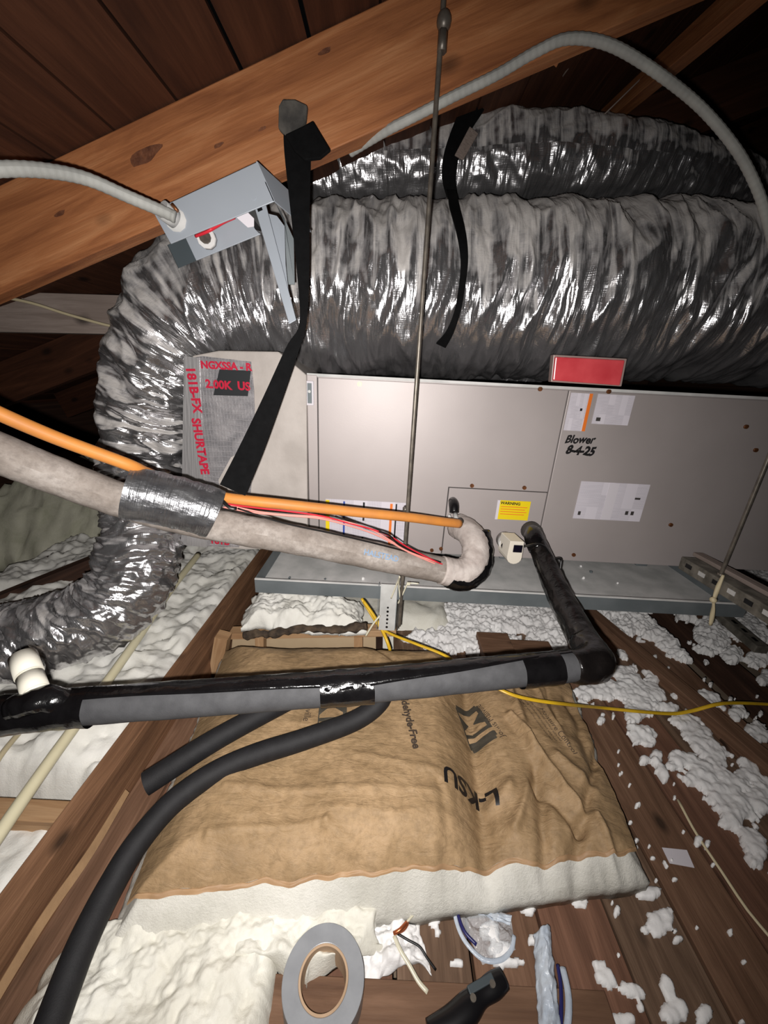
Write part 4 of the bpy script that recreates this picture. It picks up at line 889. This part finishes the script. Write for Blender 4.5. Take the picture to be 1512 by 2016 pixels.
# valley line between the two halves, in plan
vl = [PZ(905, 1285, 0.09), PZ(925, 1440, 0.09), PZ(945, 1560, 0.09), PZ(960, 1715, 0.09)]
def vx(y):
    ys = [v.y for v in vl][::-1]; xs_ = [v.x for v in vl][::-1]; return float(np.interp(y, ys, xs_))
def smooth(a, b, x):
    t = min(1, max(0, (x - a) / (b - a))); return t * t * (3 - 2 * t)
def seg_d(p, a, b):
    ax, ay = a; bx_, by = b; dx, dy = bx_ - ax, by - ay; t = max(0, min(1, ((p[0] - ax) * dx + (p[1] - ay) * dy) / (dx * dx + dy * dy)))
    return math.hypot(p[0] - ax - t * dx, p[1] - ay - t * dy), t
creases = []
for a, b, wd, dp in (((985, 1330), (1050, 1520), 0.014, 0.013), ((1050, 1520), (1075, 1700), 0.016, -0.014), ((1000, 1430), (1140, 1610), 0.012, 0.014), ((1050, 1560), (1140, 1640), 0.014, -0.012), ((1090, 1510), (1160, 1560), 0.02, 0.012), ((1180, 1470), (1140, 1640), 0.014, -0.013), ((1140, 1640), (1130, 1712), 0.014, -0.012), ((1170, 1620), (1215, 1700), 0.010, 0.011), ((1120, 1380), (1160, 1500), 0.018, -0.010), ((1010, 1640), (1040, 1560), 0.012, 0.010), ((960, 1590), (1000, 1560), 0.016, 0.010), ((860, 1580), (880, 1700), 0.016, -0.006), ((690, 1270), (770, 1330), 0.010, -0.008), ((640, 1640), (800, 1650), 0.012, 0.003), ((450, 1600), (860, 1600), 0.010, 0.003), ((420, 1690), (640, 1665), 0.012, 0.006), ((640, 1665), (690, 1700), 0.012, 0.005), ((700, 1530), (860, 1560), 0.01, 0.003), ((900, 1300), (985, 1330), 0.02, -0.01), ((1040, 1340), (1110, 1480), 0.008, 0.006), ((1060, 1340), (1100, 1440), 0.006, -0.005)):
    A, B = PZ(*a, 0.09), PZ(*b, 0.09); creases.append(((A.x, A.y), (B.x, B.y), wd, dp))
def paper_z(s, t):
    p = quad(BC, s, t); x, y = p.x, p.y
    L = vx(y); e = edge(s, t, 0.16, 2.2)
    left = smooth(L + 0.02, L - 0.10, x); right = smooth(L - 0.01, L + 0.07, x)
    z = 0.072 + 0.080 * e * left + 0.042 * e * right - 0.009 * math.exp(-((x - L) / 0.016) ** 2)
    z += 0.012 * fbm(x * 5, y * 5, 1.0, 3) * e
    z += 0.0035 * (0.5 - abs(ns(x * 22, y * 30, 2.0))) + 0.0018 * (0.5 - abs(ns(x * 55, y * 70, 5.0)))
    wr_ = 0.35 + 0.65 * right
    z += wr_ * 0.007 * (0.4 - abs(ns(x * 14 + 0.7 * y * 14, y * 6, 8.0)))
    for a, b, wd, dp in creases:
        d_, tt = seg_d((x + 0.006 * ns(x * 30, y * 30, 4), y), a, b)
        if d_ < wd * 3: z += 1.35 * dp * math.exp(-(d_ / (wd * 0.75)) ** 2) * (1 - 0.25 * tt)
    return x, y, z
INV = {}
def paper_fn(s, t):
    ss = 0.012 + s * 0.976; tt = 0.03 + t * 0.955
    x, y, z = paper_z(ss, tt)
    eb = max(0, 0.02 - t) / 0.02
    y += 0.010 * fbm(x * 14, 3, 2, 3) * (1 - smooth(0, 0.08, t)) + 0.012 * fbm(x * 9, 7, 2, 3) * smooth(0.94, 1, t); x += 0.008 * fbm(y * 12, 1, 1, 3) * smooth(0.94, 1, s)
    return Vector((x, y, z + 0.004))
bt = thing('kraft_faced_batt', (0.05, 0.6, 0.0), 'brown paper-faced fibreglass batt lying on the deck under the black pipe', 'insulation')
link('paper_facing', sheet_mesh(paper_fn, 260, 150), M['kraft'], bt, True)
def hem_fn(s, t):
    v = paper_fn(s, 0.0); return v + Vector((0, -(0.004 + 0.006 * max(0, ns(v.x * 9, 4, 3) + 0.3)) * t, -0.004 * t + 0.005 * t * (1 - t) + 0.002 * ns(v.x * 40, t * 2, 1)))
link('paper_hem', sheet_mesh(lambda s, t: hem_fn(s, 1 - t), 200, 5), M['kraftedge'], bt, True)  # paler than the facing: light on the fold is put into its colour
def core_fn(s, t):
    x, y, z = paper_z(s, t); p = quad(BC, 0.5, 0.5)
    e = edge(s, t, 0.05, 2)
    ox = 0.010 * fbm(x * 10, y * 10, 3, 3) * (1 - e); oy = 0.010 * fbm(x * 10 + 4, y * 10, 6, 3) * (1 - e)
    return Vector((x + (x - p.x) * 0.035 * (1 - e) + ox, y + (y - p.y) * 0.06 * (1 - e) + oy, z * (0.55 + 0.45 * e) - 0.006 + (0.008 * fbm(x * 20, y * 20, 7, 3) + 0.005 * ns(x * 90, y * 90, 2)) * (1 - e)))
link('fibre_core', sheet_mesh(core_fn, 220, 120, 0.004), M['fibre_core'], bt, True)
# finding (s,t) for a place on the paper
def st_of(x, y):
    s, t = 0.5, 0.5
    for _ in range(12):
        p = quad(BC, s, t); ds = quad(BC, s + 1e-3, t) - p; dt_ = quad(BC, s, t + 1e-3) - p
        J = np.array([[ds.x, dt_.x], [ds.y, dt_.y]]) / 1e-3; r_ = np.linalg.solve(J, np.array([x - p.x, y - p.y])); s += r_[0]; t += r_[1]
    return s, t
def onpaper(px, py, ang, lift=0.0075, sy=1.0):
    o = PZ(px, py, 0.125 if px < 900 else 0.10); ca, sa = math.cos(ang), math.sin(ang)
    def f(x, y):
        y *= sy
        X = o.x + x * ca - y * sa; Y = o.y + x * sa + y * ca
        s, t = st_of(X, Y); return Vector((X, Y, paper_z(s, t)[2] + lift))
    return f
rd = math.radians
text('handwriting', 'L-KSU', 0.045, onpaper(924, 1562, rd(180 - 3)), M['ink'], bt, 0.0016)
text('printing', 'Formaldehyde-Free', 0.025, onpaper(799, 1420, rd(-80)), M['inkbrown'], bt, 0.0009)
text('printing', 'Johns Manville', 0.019, onpaper(962, 1428, rd(108)), M['inkbrown'], bt, 0.0)
text('printing', 'Johns Manville', 0.022, onpaper(612, 1400, rd(-88)), M['inkbrown'], bt, 0.0)
text('printing', 'Moisture Control', 0.017, onpaper(1093, 1450, rd(-72)), M['inkbrown'], bt, 0.0)
for i in range(3): text('printing', 'facing in substantial contact with wall', 0.008, onpaper(1050 + i * 9, 1430, rd(-72)), M['inkbrown'], bt, 0.0)
def logo(px, py, ang, sc_):
    f = onpaper(px, py, ang, 0.007); g = onpaper(px, py, ang, 0.0085)
    def patch(name, poly, fn, m):
        # fine grid inside a rounded block so that it drapes with the paper
        n = 16; w0, h0 = poly
        vs_ = []; fs_ = []
        for j in range(n + 1):
            for i in range(n + 1): vs_.append(fn((i / n - 0.5) * w0, (j / n - 0.5) * h0))
        for j in range(n):
            for i in range(n):
                if (i in (0, n - 1)) and (j in (0, n - 1)): continue
                fs_.append((j * (n + 1) + i, j * (n + 1) + i + 1, (j + 1) * (n + 1) + i + 1, (j + 1) * (n + 1) + i))
        link(name, mesh(vs_, fs_), m, bt)
    patch('logo_block', (0.115 * sc_, 0.062 * sc_), f, M['inkgreen'])
    link('logo_letters', text_mesh('JM', 0.082 * sc_, lambda x, y: g(x * 0.98, y * 0.88), 0, 0.0012), M['kraft'], bt)
logo(934, 1428, rd(104), 1.0); logo(655, 1424, rd(96), 1.05)
# white batt below it
WC = [PZ(-60, 2240, 0.03), PZ(480, 2180, 0.03), PZ(570, 1785, 0.03), PZ(165, 1815, 0.03)]
wool('insulation_batt', [Vector((v.x, v.y, 0)) for v in WC], 0.002, 0.055, M['fibre'], 'bare white fibreglass batt in front of the paper-faced batt', nu=130, nv=110, amp=0.018, fs_=11, ew=0.06, seed=15.0, wob=0.03, skirt=0.002)
wool('insulation_batt', [Vector((v.x, v.y, 0)) for v in (PZ(440, 1908, 0.03), PZ(715, 1900, 0.03), PZ(775, 1785, 0.03), PZ(440, 1785, 0.03))], 0.002, 0.05, M['fibre'], 'white fibreglass strip between the paper-faced batt and the tape roll', nu=90, nv=50, amp=0.018, fs_=11, ew=0.1, seed=17.0, wob=0.03, skirt=0.002)
wool('insulation_tuft', [Vector((v.x, v.y, 0)) for v in (PZ(690, 1915, 0.02), PZ(842, 1905, 0.02), PZ(835, 1800, 0.02), PZ(690, 1790, 0.02))], 0.001, 0.016, M['loose'], 'flat white tuft of fibreglass above the tape roll', nu=50, nv=40, amp=0.016, fs_=26, ew=0.2, seed=19.0, wob=0.02, skirt=0.001)
# flange of paper against the joist
fl = [PZ(300, 1560, 0.045), PZ(215, 1680, 0.045), PZ(140, 1800, 0.045), PZ(48, 1930, 0.045), PZ(-20, 2050, 0.045)]
tag(ribbon('paper_flange', [Vector((JX + 0.042 + 0.004 * math.sin(i * 2), v.y, 0.045)) for i, v in enumerate(fl)], (0.55, 0, -1), [0.012, 0.016, 0.017, 0.015, 0.012], 0.0015, M['kraftedge']), 'folded strip of tan paper along the side of the brown joist', 'paper')

# patch of batt with dark backing and light framing below the pan
Yp = 1.0
wool('insulation_piece', [tuple(PY(478, 1240, 1.0).xy) + (0.115,), tuple(PY(722, 1228, 1.0).xy) + (0.115,), tuple(PY(715, 1180, 1.16).xy) + (0.115,), tuple(PY(490, 1190, 1.16).xy) + (0.115,)], 0.0, 0.055, M['fibre_bright'], 'small white fibreglass piece with dark ragged edge under the pan', nu=70, nv=40, amp=0.022, fs_=16, ew=0.2, seed=23.0, wob=0.02, skirt=0.108)
tag(tube('kraft_backing', [PY(480, 1250, 0.995), PY(540, 1246, 0.985), PY(600, 1238, 0.985), PY(660, 1240, 0.985), PY(722, 1232, 0.985)], 0.012, simple('dark_ragged_backing', (52, 42, 34), (92, 76, 60), 0.9, 0, 40, 0.8, 60), step=0.006, seg=12, disp=lambda s, t, p: 0.010 * ns(p[0] * 50, p[1] * 50, p[2] * 50)), 'dark torn paper backing curled under the white fibreglass piece', 'paper')
a, b = PY(455, 1246, 1.03), PY(780, 1240, 1.03)
tag(beam('framing_lumber', a, b, 0.04, 0.022, M['lightwood'], bev=0.001), 'pale new lumber rail behind the paper-faced batt', 'board')
tag(prism('tan_panel', [PY(458, 1256, 1.045), PY(740, 1254, 1.045), PY(740, 1330, 1.045), PY(450, 1340, 1.045)], (0, 0.012, 0), M['cardpanel']), 'tan panel behind the top edge of the paper-faced batt', 'panel')
for (a0, a1, lab) in ((505, 522, 'left'), (700, 712, 'right')):
    A, B = PY((a0 + a1) / 2, 1250, 1.015), PY((a0 + a1) / 2, 1330, 1.015)
    tag(beam('framing_stud', A, B, 0.028, 0.03, M['lightwood'], up=Vector((0, 1, 0))), f'short pale upright stud under the lumber rail, {lab} one', 'stud')
A, B = PY(440, 1250, 0.985), PY(424, 1340, 0.985)
tag(beam('framing_stud', A, B, 0.04, 0.04, M['lightwood'], up=Vector((0, 1, 0))), 'short brown upright stud between the joist and the tan panel', 'stud')
# dark wooden blocks
for (x0, y0, x1, y1, z, lab) in ((938, 1243, 998, 1290, 0.045, 'brown wooden block lying in the loose fill, left of two'), (1003, 1258, 1078, 1296, 0.04, 'brown wooden block lying in the loose fill, right of two')):
    A = PZ(x0, y0, z); B = PZ(x1, y0 + 1, z); C_ = PZ((x0 + x1) / 2, y1, z)
    o = tag(box('wood_block', (A.x, C_.y - 0.06, 0.001), (B.x, A.y, z), M['deck'], None, 0.003), lab, 'block')

# yellow cable
yc = [(712, 1178, 1.02, 0), (728, 1205, 1.00, 0), (748, 1234, 0.965, 0), (772, 1249, 0.94, 0), (820, 1268, 0.90, 0), (875, 1290, 0.86, 0), (930, 1325, 0.80, 0), (990, 1360, 0.74, 0), (1040, 1376, 0.73, 0), (1110, 1386, 0.745, 0)]
pts = [PY(a, b, Y) for a, b, Y, _ in yc] + [PZ(1180, 1393, 0.04), PZ(1250, 1400, 0.035), PZ(1320, 1405, 0.02), PZ(1360, 1400, 0.03), PZ(1410, 1387, 0.06), PZ(1450, 1384, 0.05), PZ(1520, 1387, 0.03), PZ(1620, 1395, 0.02)]
tag(tube('yellow_cable', pts, 0.0052, M['yellow'], step=0.008, seg=10, flat=0.7), 'yellow electrical cable snaking across the batt and the deck boards', 'cable')
tag(tube('yellow_cable', [PY(716, 1184, 1.015), PY(736, 1212, 0.985), PY(752, 1240, 0.955), PY(762, 1262, 0.93), PY(768, 1280, 0.92)], 0.005, M['yellow'], step=0.006, seg=10), 'second short yellow cable dropping behind the batt by the bracket', 'cable')

# ------------------------------------------------------------------ loose fill on the boards (uncountable)
random.seed(21)
CL = []
def clump(px, py, rx, ry, rot=0.0, z=0.0, dens=1.0, rs=None, ht=0.012):
    c = PZ(px, py, z); e1 = PZ(px + 1, py, z) - c; e2 = PZ(px, py + 1, z) - c
    ca, sa = math.cos(rd(rot)), math.sin(rd(rot))
    ax, ay = (e1 * ca + e2 * sa) * rx * 1.12, (e2 * ca - e1 * sa) * ry * 1.12
    CL.append((c, np.linalg.inv(np.array([[ax.x, ay.x], [ax.y, ay.y]])), ht, max(abs(ax.x) + abs(ay.x), abs(ax.y) + abs(ay.y))))
for c_ in ((835, 1212, 50, 28), (905, 1225, 85, 36), (880, 1262, 80, 22), (1000, 1214, 100, 34), (1085, 1232, 60, 40), (960, 1265, 60, 25), (1090, 1270, 40, 22), (1010, 1192, 120, 14), (1200, 1202, 70, 18), (1255, 1226, 55, 22, 38), (1305, 1262, 55, 16, 40), (1225, 1240, 30, 18), (1345, 1205, 28, 13, 30), (1335, 1196, 25, 8)):
    clump(*c_, z=0.0, dens=1.0, ht=0.035, rs=(0.010, 0.022))
for c_ in ((1150, 1370, 24, 18), (1195, 1358, 42, 24), (1235, 1348, 34, 22), (1262, 1372, 42, 28), (1228, 1325, 24, 14), (1285, 1335, 22, 16, 30), (1310, 1396, 26, 10), (1250, 1412, 18, 16), (1264, 1448, 30, 22, 30), (1292, 1492, 12, 14), (1268, 1498, 10, 8), (1304, 1525, 8, 18, -25), (1340, 1418, 34, 12, 15), (1366, 1440, 34, 22, 35), (1398, 1482, 40, 26, 30), (1345, 1500, 30, 20), (1390, 1530, 60, 28, 20), (1430, 1556, 60, 36, 30), (1470, 1520, 24, 30), (1490, 1570, 30, 40), (1445, 1600, 28, 30, 30), (1480, 1660, 26, 40, -20), (1395, 1378, 24, 14, 35), (1452, 1403, 16, 16), (1492, 1446, 26, 20, 40), (1505, 1335, 14, 16), (1335, 1370, 20, 8, 35), (1238, 1268, 12, 5, 40), (1225, 1290, 14, 6, 45), (1183, 1420, 8, 6), (1200, 1590, 8, 4), (1254, 1588, 6, 5), (1410, 1592, 6, 6)):
    clump(*c_, z=0.0, ht=0.014)
for c_ in ((1275, 1760, 20, 14), (1292, 1816, 30, 28), (1335, 1850, 10, 8), (1266, 1828, 7, 7), (1215, 1795, 9, 12), (1140, 1780, 18, 16, 30), (1190, 1925, 26, 18, 45), (1180, 1898, 16, 10), (1245, 1952, 30, 16, 35), (1262, 1985, 8, 22, -20), (1312, 1945, 14, 28, -20), (1328, 1990, 28, 26, -15), (1385, 2000, 18, 22, -20), (1225, 2010, 34, 16), (1375, 1655, 9, 9), (1393, 1662, 6, 8), (1437, 1833, 6, 6), (1425, 1928, 7, 8), (1358, 1735, 5, 6), (1405, 1702, 5, 4), (1460, 2015, 10, 8), (853, 1812, 16, 16), (862, 1838, 8, 12), (806, 1850, 28, 40), (765, 1870, 30, 30), (960, 1835, 20, 20), (985, 1868, 30, 14), (1040, 1790, 18, 14), (1015, 1895, 40, 10), (905, 1898, 20, 8), (1050, 1850, 12, 12)):
    clump(*c_, z=0.002, ht=0.006, rs=(0.003, 0.008), dens=1.6)
for c_ in ((1400, 1255, 34, 30), (1392, 1232, 22, 16), (1440, 1290, 20, 14), (1470, 1240, 40, 26, 20), (1495, 1300, 30, 14), (1450, 1205, 30, 14, 20), (1500, 1215, 26, 14), (1470, 1130, 40, 10), (1510, 1140, 30, 12)):
    clump(*c_, z=0.0, ht=0.03, rs=(0.01, 0.024))
for _ in range(150):
    clump(U(1130, 1530), U(1370, 2030), U(2.5, 6), U(2, 5), U(0, 90), z=0.0, ht=0.003)
for _ in range(40):
    clump(U(1180, 1500), U(1200, 1420), U(3, 7), U(2, 5), U(0, 90), z=0.0, ht=0.004)
for _ in range(25):
    clump(U(840, 1060), U(1780, 1905), U(2.5, 5), U(2, 5), U(0, 90), z=0.002, ht=0.003)
CS = 0.0034
field = {}
for c, inv, ht, ext in CL:
    n_ = int(ext * 1.45 / CS) + 1; ic, jc = int(c.x / CS), int(c.y / CS)
    for i in range(ic - n_, ic + n_ + 1):
        for j in range(jc - n_, jc + n_ + 1):
            dx, dy = i * CS - c.x, j * CS - c.y
            u = inv[0, 0] * dx + inv[0, 1] * dy; v = inv[1, 0] * dx + inv[1, 1] * dy; r2 = u * u + v * v
            if r2 > 2.0: continue
            m_ = 1 - r2; a_ = field.get((i, j))
            if a_ is None: field[(i, j)] = [m_, ht]
            else: field[(i, j)] = [max(m_, a_[0]) + 0.25 * max(0, min(m_, a_[0])), max(ht * max(m_, 0.1), a_[1] * max(a_[0], 0.1)) / max(max(m_, a_[0]), 0.1)]
vid, LV, LF = {}, [], []
for (i, j), (m_, ht) in field.items():
    x, y = i * CS, j * CS
    k_ = m_ + 0.85 * fbm(x * 24, y * 24, 1.0, 4) + 0.25 * ns(x * 110, y * 110, 4)
    if k_ < 0.12: continue
    lump = 1 - noise.voronoi((x * 46 + 0.4 * ns(x * 60, y * 60, 1), y * 46, 0.3))[0][0] * 1.25; l2 = 1 - noise.voronoi((x * 120, y * 120, 2.0))[0][0] * 1.2
    e = min(1.0, (k_ - 0.12) / 0.35)
    h_ = 0.0015 + (0.35 + 0.65 * e) * (0.004 + ht * (0.25 + 0.5 * min(1.3, k_))) * (0.6 + 0.55 * max(0, lump)) + 0.0022 * l2 * e
    vid[(i, j)] = len(LV); LV.append((x + 0.0012 * ns(x * 300, y * 300, 1), y + 0.0012 * ns(x * 300, y * 300, 5), max(0.001, h_)))
for (i, j) in list(vid):
    if (i + 1, j) in vid and (i, j + 1) in vid and (i + 1, j + 1) in vid:
        LF.append((vid[(i, j)], vid[(i + 1, j)], vid[(i + 1, j + 1)], vid[(i, j + 1)]))
# close the rim down to the boards
ec = {}
for f_ in LF:
    for q_ in range(4):
        a_, b_ = f_[q_], f_[(q_ + 1) % 4]; ec[(a_, b_)] = ec.get((a_, b_), 0) + 1
low = {}
def dn_(v):
    if v not in low: low[v] = len(LV); LV.append((LV[v][0], LV[v][1], -0.004))
    return low[v]
for (a_, b_) in list(ec):
    if (b_, a_) not in ec: LF.append((b_, a_, dn_(a_), dn_(b_)))
me = mesh(LV, LF)
lf = link('loose_fill_insulation', me, M['loose'], None, True); tag(lf, 'white loose-fill fibreglass scattered in clumps over the deck boards', 'insulation', None, 'stuff')

# ------------------------------------------------------------------ things at the bottom edge
zb = 0.0135
A, B = PZ(468, 1912, zb), PZ(1165, 1912, zb)
tag(box('plywood_board', (A.x, -0.35, 0.0015), (B.x + 0.01, A.y, zb), M['ply'], None, 0.0015), 'brown plywood board under the tape roll at the bottom edge', 'board')
# tape roll leaning, seen nearly face on
tr = thing('tape_roll', PZ(637, 1990, zb), 'roll of grey duct tape lying on the plywood board', 'tape roll')
def roll(cx_, cy_, cz__, ro, ri, h_, tilt):
    n = 64; T = Matrix.Translation((cx_, cy_, cz__)) @ Matrix.Rotation(tilt, 4, 'X')
    def ringmesh(profile, m, name):
        vs_, fs_, uv = [], [], []
        K = len(profile)
        for i in range(n):
            t = 2 * math.pi * i / n
            for (r_, z_) in profile: vs_.append(T @ Vector((r_ * math.cos(t), r_ * math.sin(t), z_))); uv.append((t, z_))
        for i in range(n):
            for j in range(K): fs_.append((i * K + j, ((i + 1) % n) * K + j, ((i + 1) % n) * K + (j + 1) % K, i * K + (j + 1) % K))
        me = mesh(vs_, fs_, uv); bm = bmesh.new(); bm.from_mesh(me); bmesh.ops.recalc_face_normals(bm, faces=bm.faces); bm.to_mesh(me); bm.free()
        o = link(name, me, m, tr); bevel(o, 0.0008)
    ringmesh([(ri + 0.0035, -h_ / 2), (ro, -h_ / 2), (ro, h_ / 2), (ri + 0.0035, h_ / 2)], M['tape'], 'tape_winding')
    ringmesh([(ri, -h_ / 2 - 0.0005), (ri + 0.0035, -h_ / 2 - 0.0005), (ri + 0.0035, h_ / 2 + 0.0005), (ri, h_ / 2 + 0.0005)], M['card'], 'cardboard_core')
pc = PZ(637, 1926, zb + 0.048)
roll(pc.x, pc.y, zb + 0.0245, 0.060, 0.033, 0.048, 0.0)
# folding utility knife / tool
kn = thing('utility_knife', PZ(950, 1970, zb), 'black folding utility knife with metal pivots on the plywood board', 'knife')
a, b = PZ(992, 1926, zb + 0.012), PZ(880, 2008, zb + 0.012)
d_ = (b - a).normalized(); s_ = Vector((-d_.y, d_.x, 0))
tube('handle', [tuple(a) + (0.013,), tuple(a + d_ * 0.02) + (0.0155,), tuple(a + d_ * 0.045) + (0.014,), tuple(a + d_ * 0.07 + s_ * 0.003) + (0.018,), tuple(a + d_ * 0.10 + s_ * 0.004) + (0.017,), tuple(b + d_ * 0.03) + (0.014,)], None, M['blackplastic'], kn, step=0.004, seg=18, flat=0.62)
beam('blade_holder', a + d_ * 0.018 - s_ * 0.006 + Vector((0, 0, 0.008)), a + d_ * 0.062 - s_ * 0.009 + Vector((0, 0, 0.008)), 0.010, 0.006, M['boxdark'], kn, bev=0.0015)
for k_ in (0.024, 0.06): p = a + d_ * k_ + Vector((0, 0, 0.008)); cyl('pivot', p, p + Vector((0, 0, 0.004)), 0.0045, M['steel'], kn, 14)
# plastic bags with blue zip
bg = thing('plastic_bag', PZ(950, 1850, 0.01), 'crumpled clear plastic bag with a blue zip strip among the white tufts', 'bag')
BQ = [PZ(890, 1775, 0.004), PZ(1005, 1800, 0.004), PZ(1015, 1870, 0.004), PZ(950, 1900, 0.004)]
link('film', sheet_mesh(lambda s, t: quad(BQ, s, t) + Vector((0, 0, 0.012 * (0.6 + fbm(s * 4, t * 4, 2, 4)) * edge(s, t, 0.2))), 36, 36), M['clear'], bg, True)
tube('zip_strip', [PZ(898, 1778, 0.012), PZ(903, 1805, 0.014), PZ(915, 1835, 0.014), PZ(938, 1860, 0.012)], 0.0028, M['zipblue'], bg, step=0.004, seg=8)
tube('rim', [PZ(894, 1775, 0.010), PZ(898, 1812, 0.012), PZ(915, 1852, 0.012), PZ(950, 1888, 0.010), PZ(985, 1890, 0.010), PZ(1006, 1870, 0.010), PZ(1012, 1842, 0.010)], 0.0035, M['bagwhite'], bg, step=0.005, seg=8, flat=0.6)
link('frosted_flap', sheet_mesh(lambda s, t: quad([PZ(905, 1780, 0.014), PZ(1008, 1802, 0.014), PZ(1004, 1822, 0.014), PZ(945, 1802, 0.016)], s, t) + Vector((0, 0, 0.006 * fbm(s * 3, t * 3, 9, 3))), 20, 10), M['bagwhite'], bg, True)
b2 = thing('plastic_bag', PZ(1085, 1930, zb), 'folded frosted plastic bag standing on the plywood edge beside the knife', 'bag')
def upr(px, py, z): return PZ(px, py, z)
B2 = [PZ(1062, 2030, 0.02), PZ(1105, 2030, 0.03), PZ(1082, 1822, 0.03), PZ(1050, 1840, 0.02)]
link('film', sheet_mesh(lambda s, t: quad(B2, s, t) + Vector((0.003 * fbm(t * 6, s * 3, 1, 3), 0, 0.012 * math.sin(math.pi * s) + 0.006 * fbm(s * 3, t * 7, 4, 3))), 18, 50, 0.0145), M['bagwhite'], b2, True)
tube('zip_strip', [PZ(1098, 1900, 0.026), PZ(1104, 1940, 0.028), PZ(1105, 1985, 0.028), PZ(1104, 2030, 0.026)], 0.0028, M['zipblue'], b2, step=0.004, seg=8)
tube('rim', [PZ(1108, 1905, 0.02), PZ(1118, 1950, 0.022), PZ(1120, 1990, 0.022), PZ(1116, 2030, 0.02)], 0.005, M['bagwhite'], b2, step=0.005, seg=8, flat=0.6)
# wire offcuts
wo = thing('wire_offcut', PZ(790, 1850, 0.02), 'twisted wire offcut with copper end and clear sheath by the tape roll', 'wire')
tube('clear_sheath', [PZ(842, 1775, 0.03), PZ(815, 1800, 0.034), PZ(790, 1828, 0.032), PZ(778, 1840, 0.03)], 0.002, M['ziptie'], wo, step=0.005, seg=6)
tube('copper_end', [PZ(775, 1838, 0.03), PZ(788, 1830, 0.034), PZ(803, 1814, 0.032), PZ(796, 1828, 0.03), PZ(782, 1836, 0.03)], 0.003, M['copper'], wo, step=0.004, seg=8)
tube('black_lead', [PZ(782, 1838, 0.03), PZ(802, 1850, 0.03), PZ(826, 1864, 0.028), PZ(840, 1885, 0.024), PZ(858, 1910, 0.018)], 0.0018, M['wireblack'], wo, step=0.004, seg=6)
tube('pale_lead', [PZ(776, 1842, 0.03), PZ(788, 1870, 0.028), PZ(806, 1900, 0.024), PZ(824, 1932, 0.02), PZ(842, 1953, 0.018)], 0.0032, M['ziptie'], wo, step=0.004, seg=8, flat=0.5)
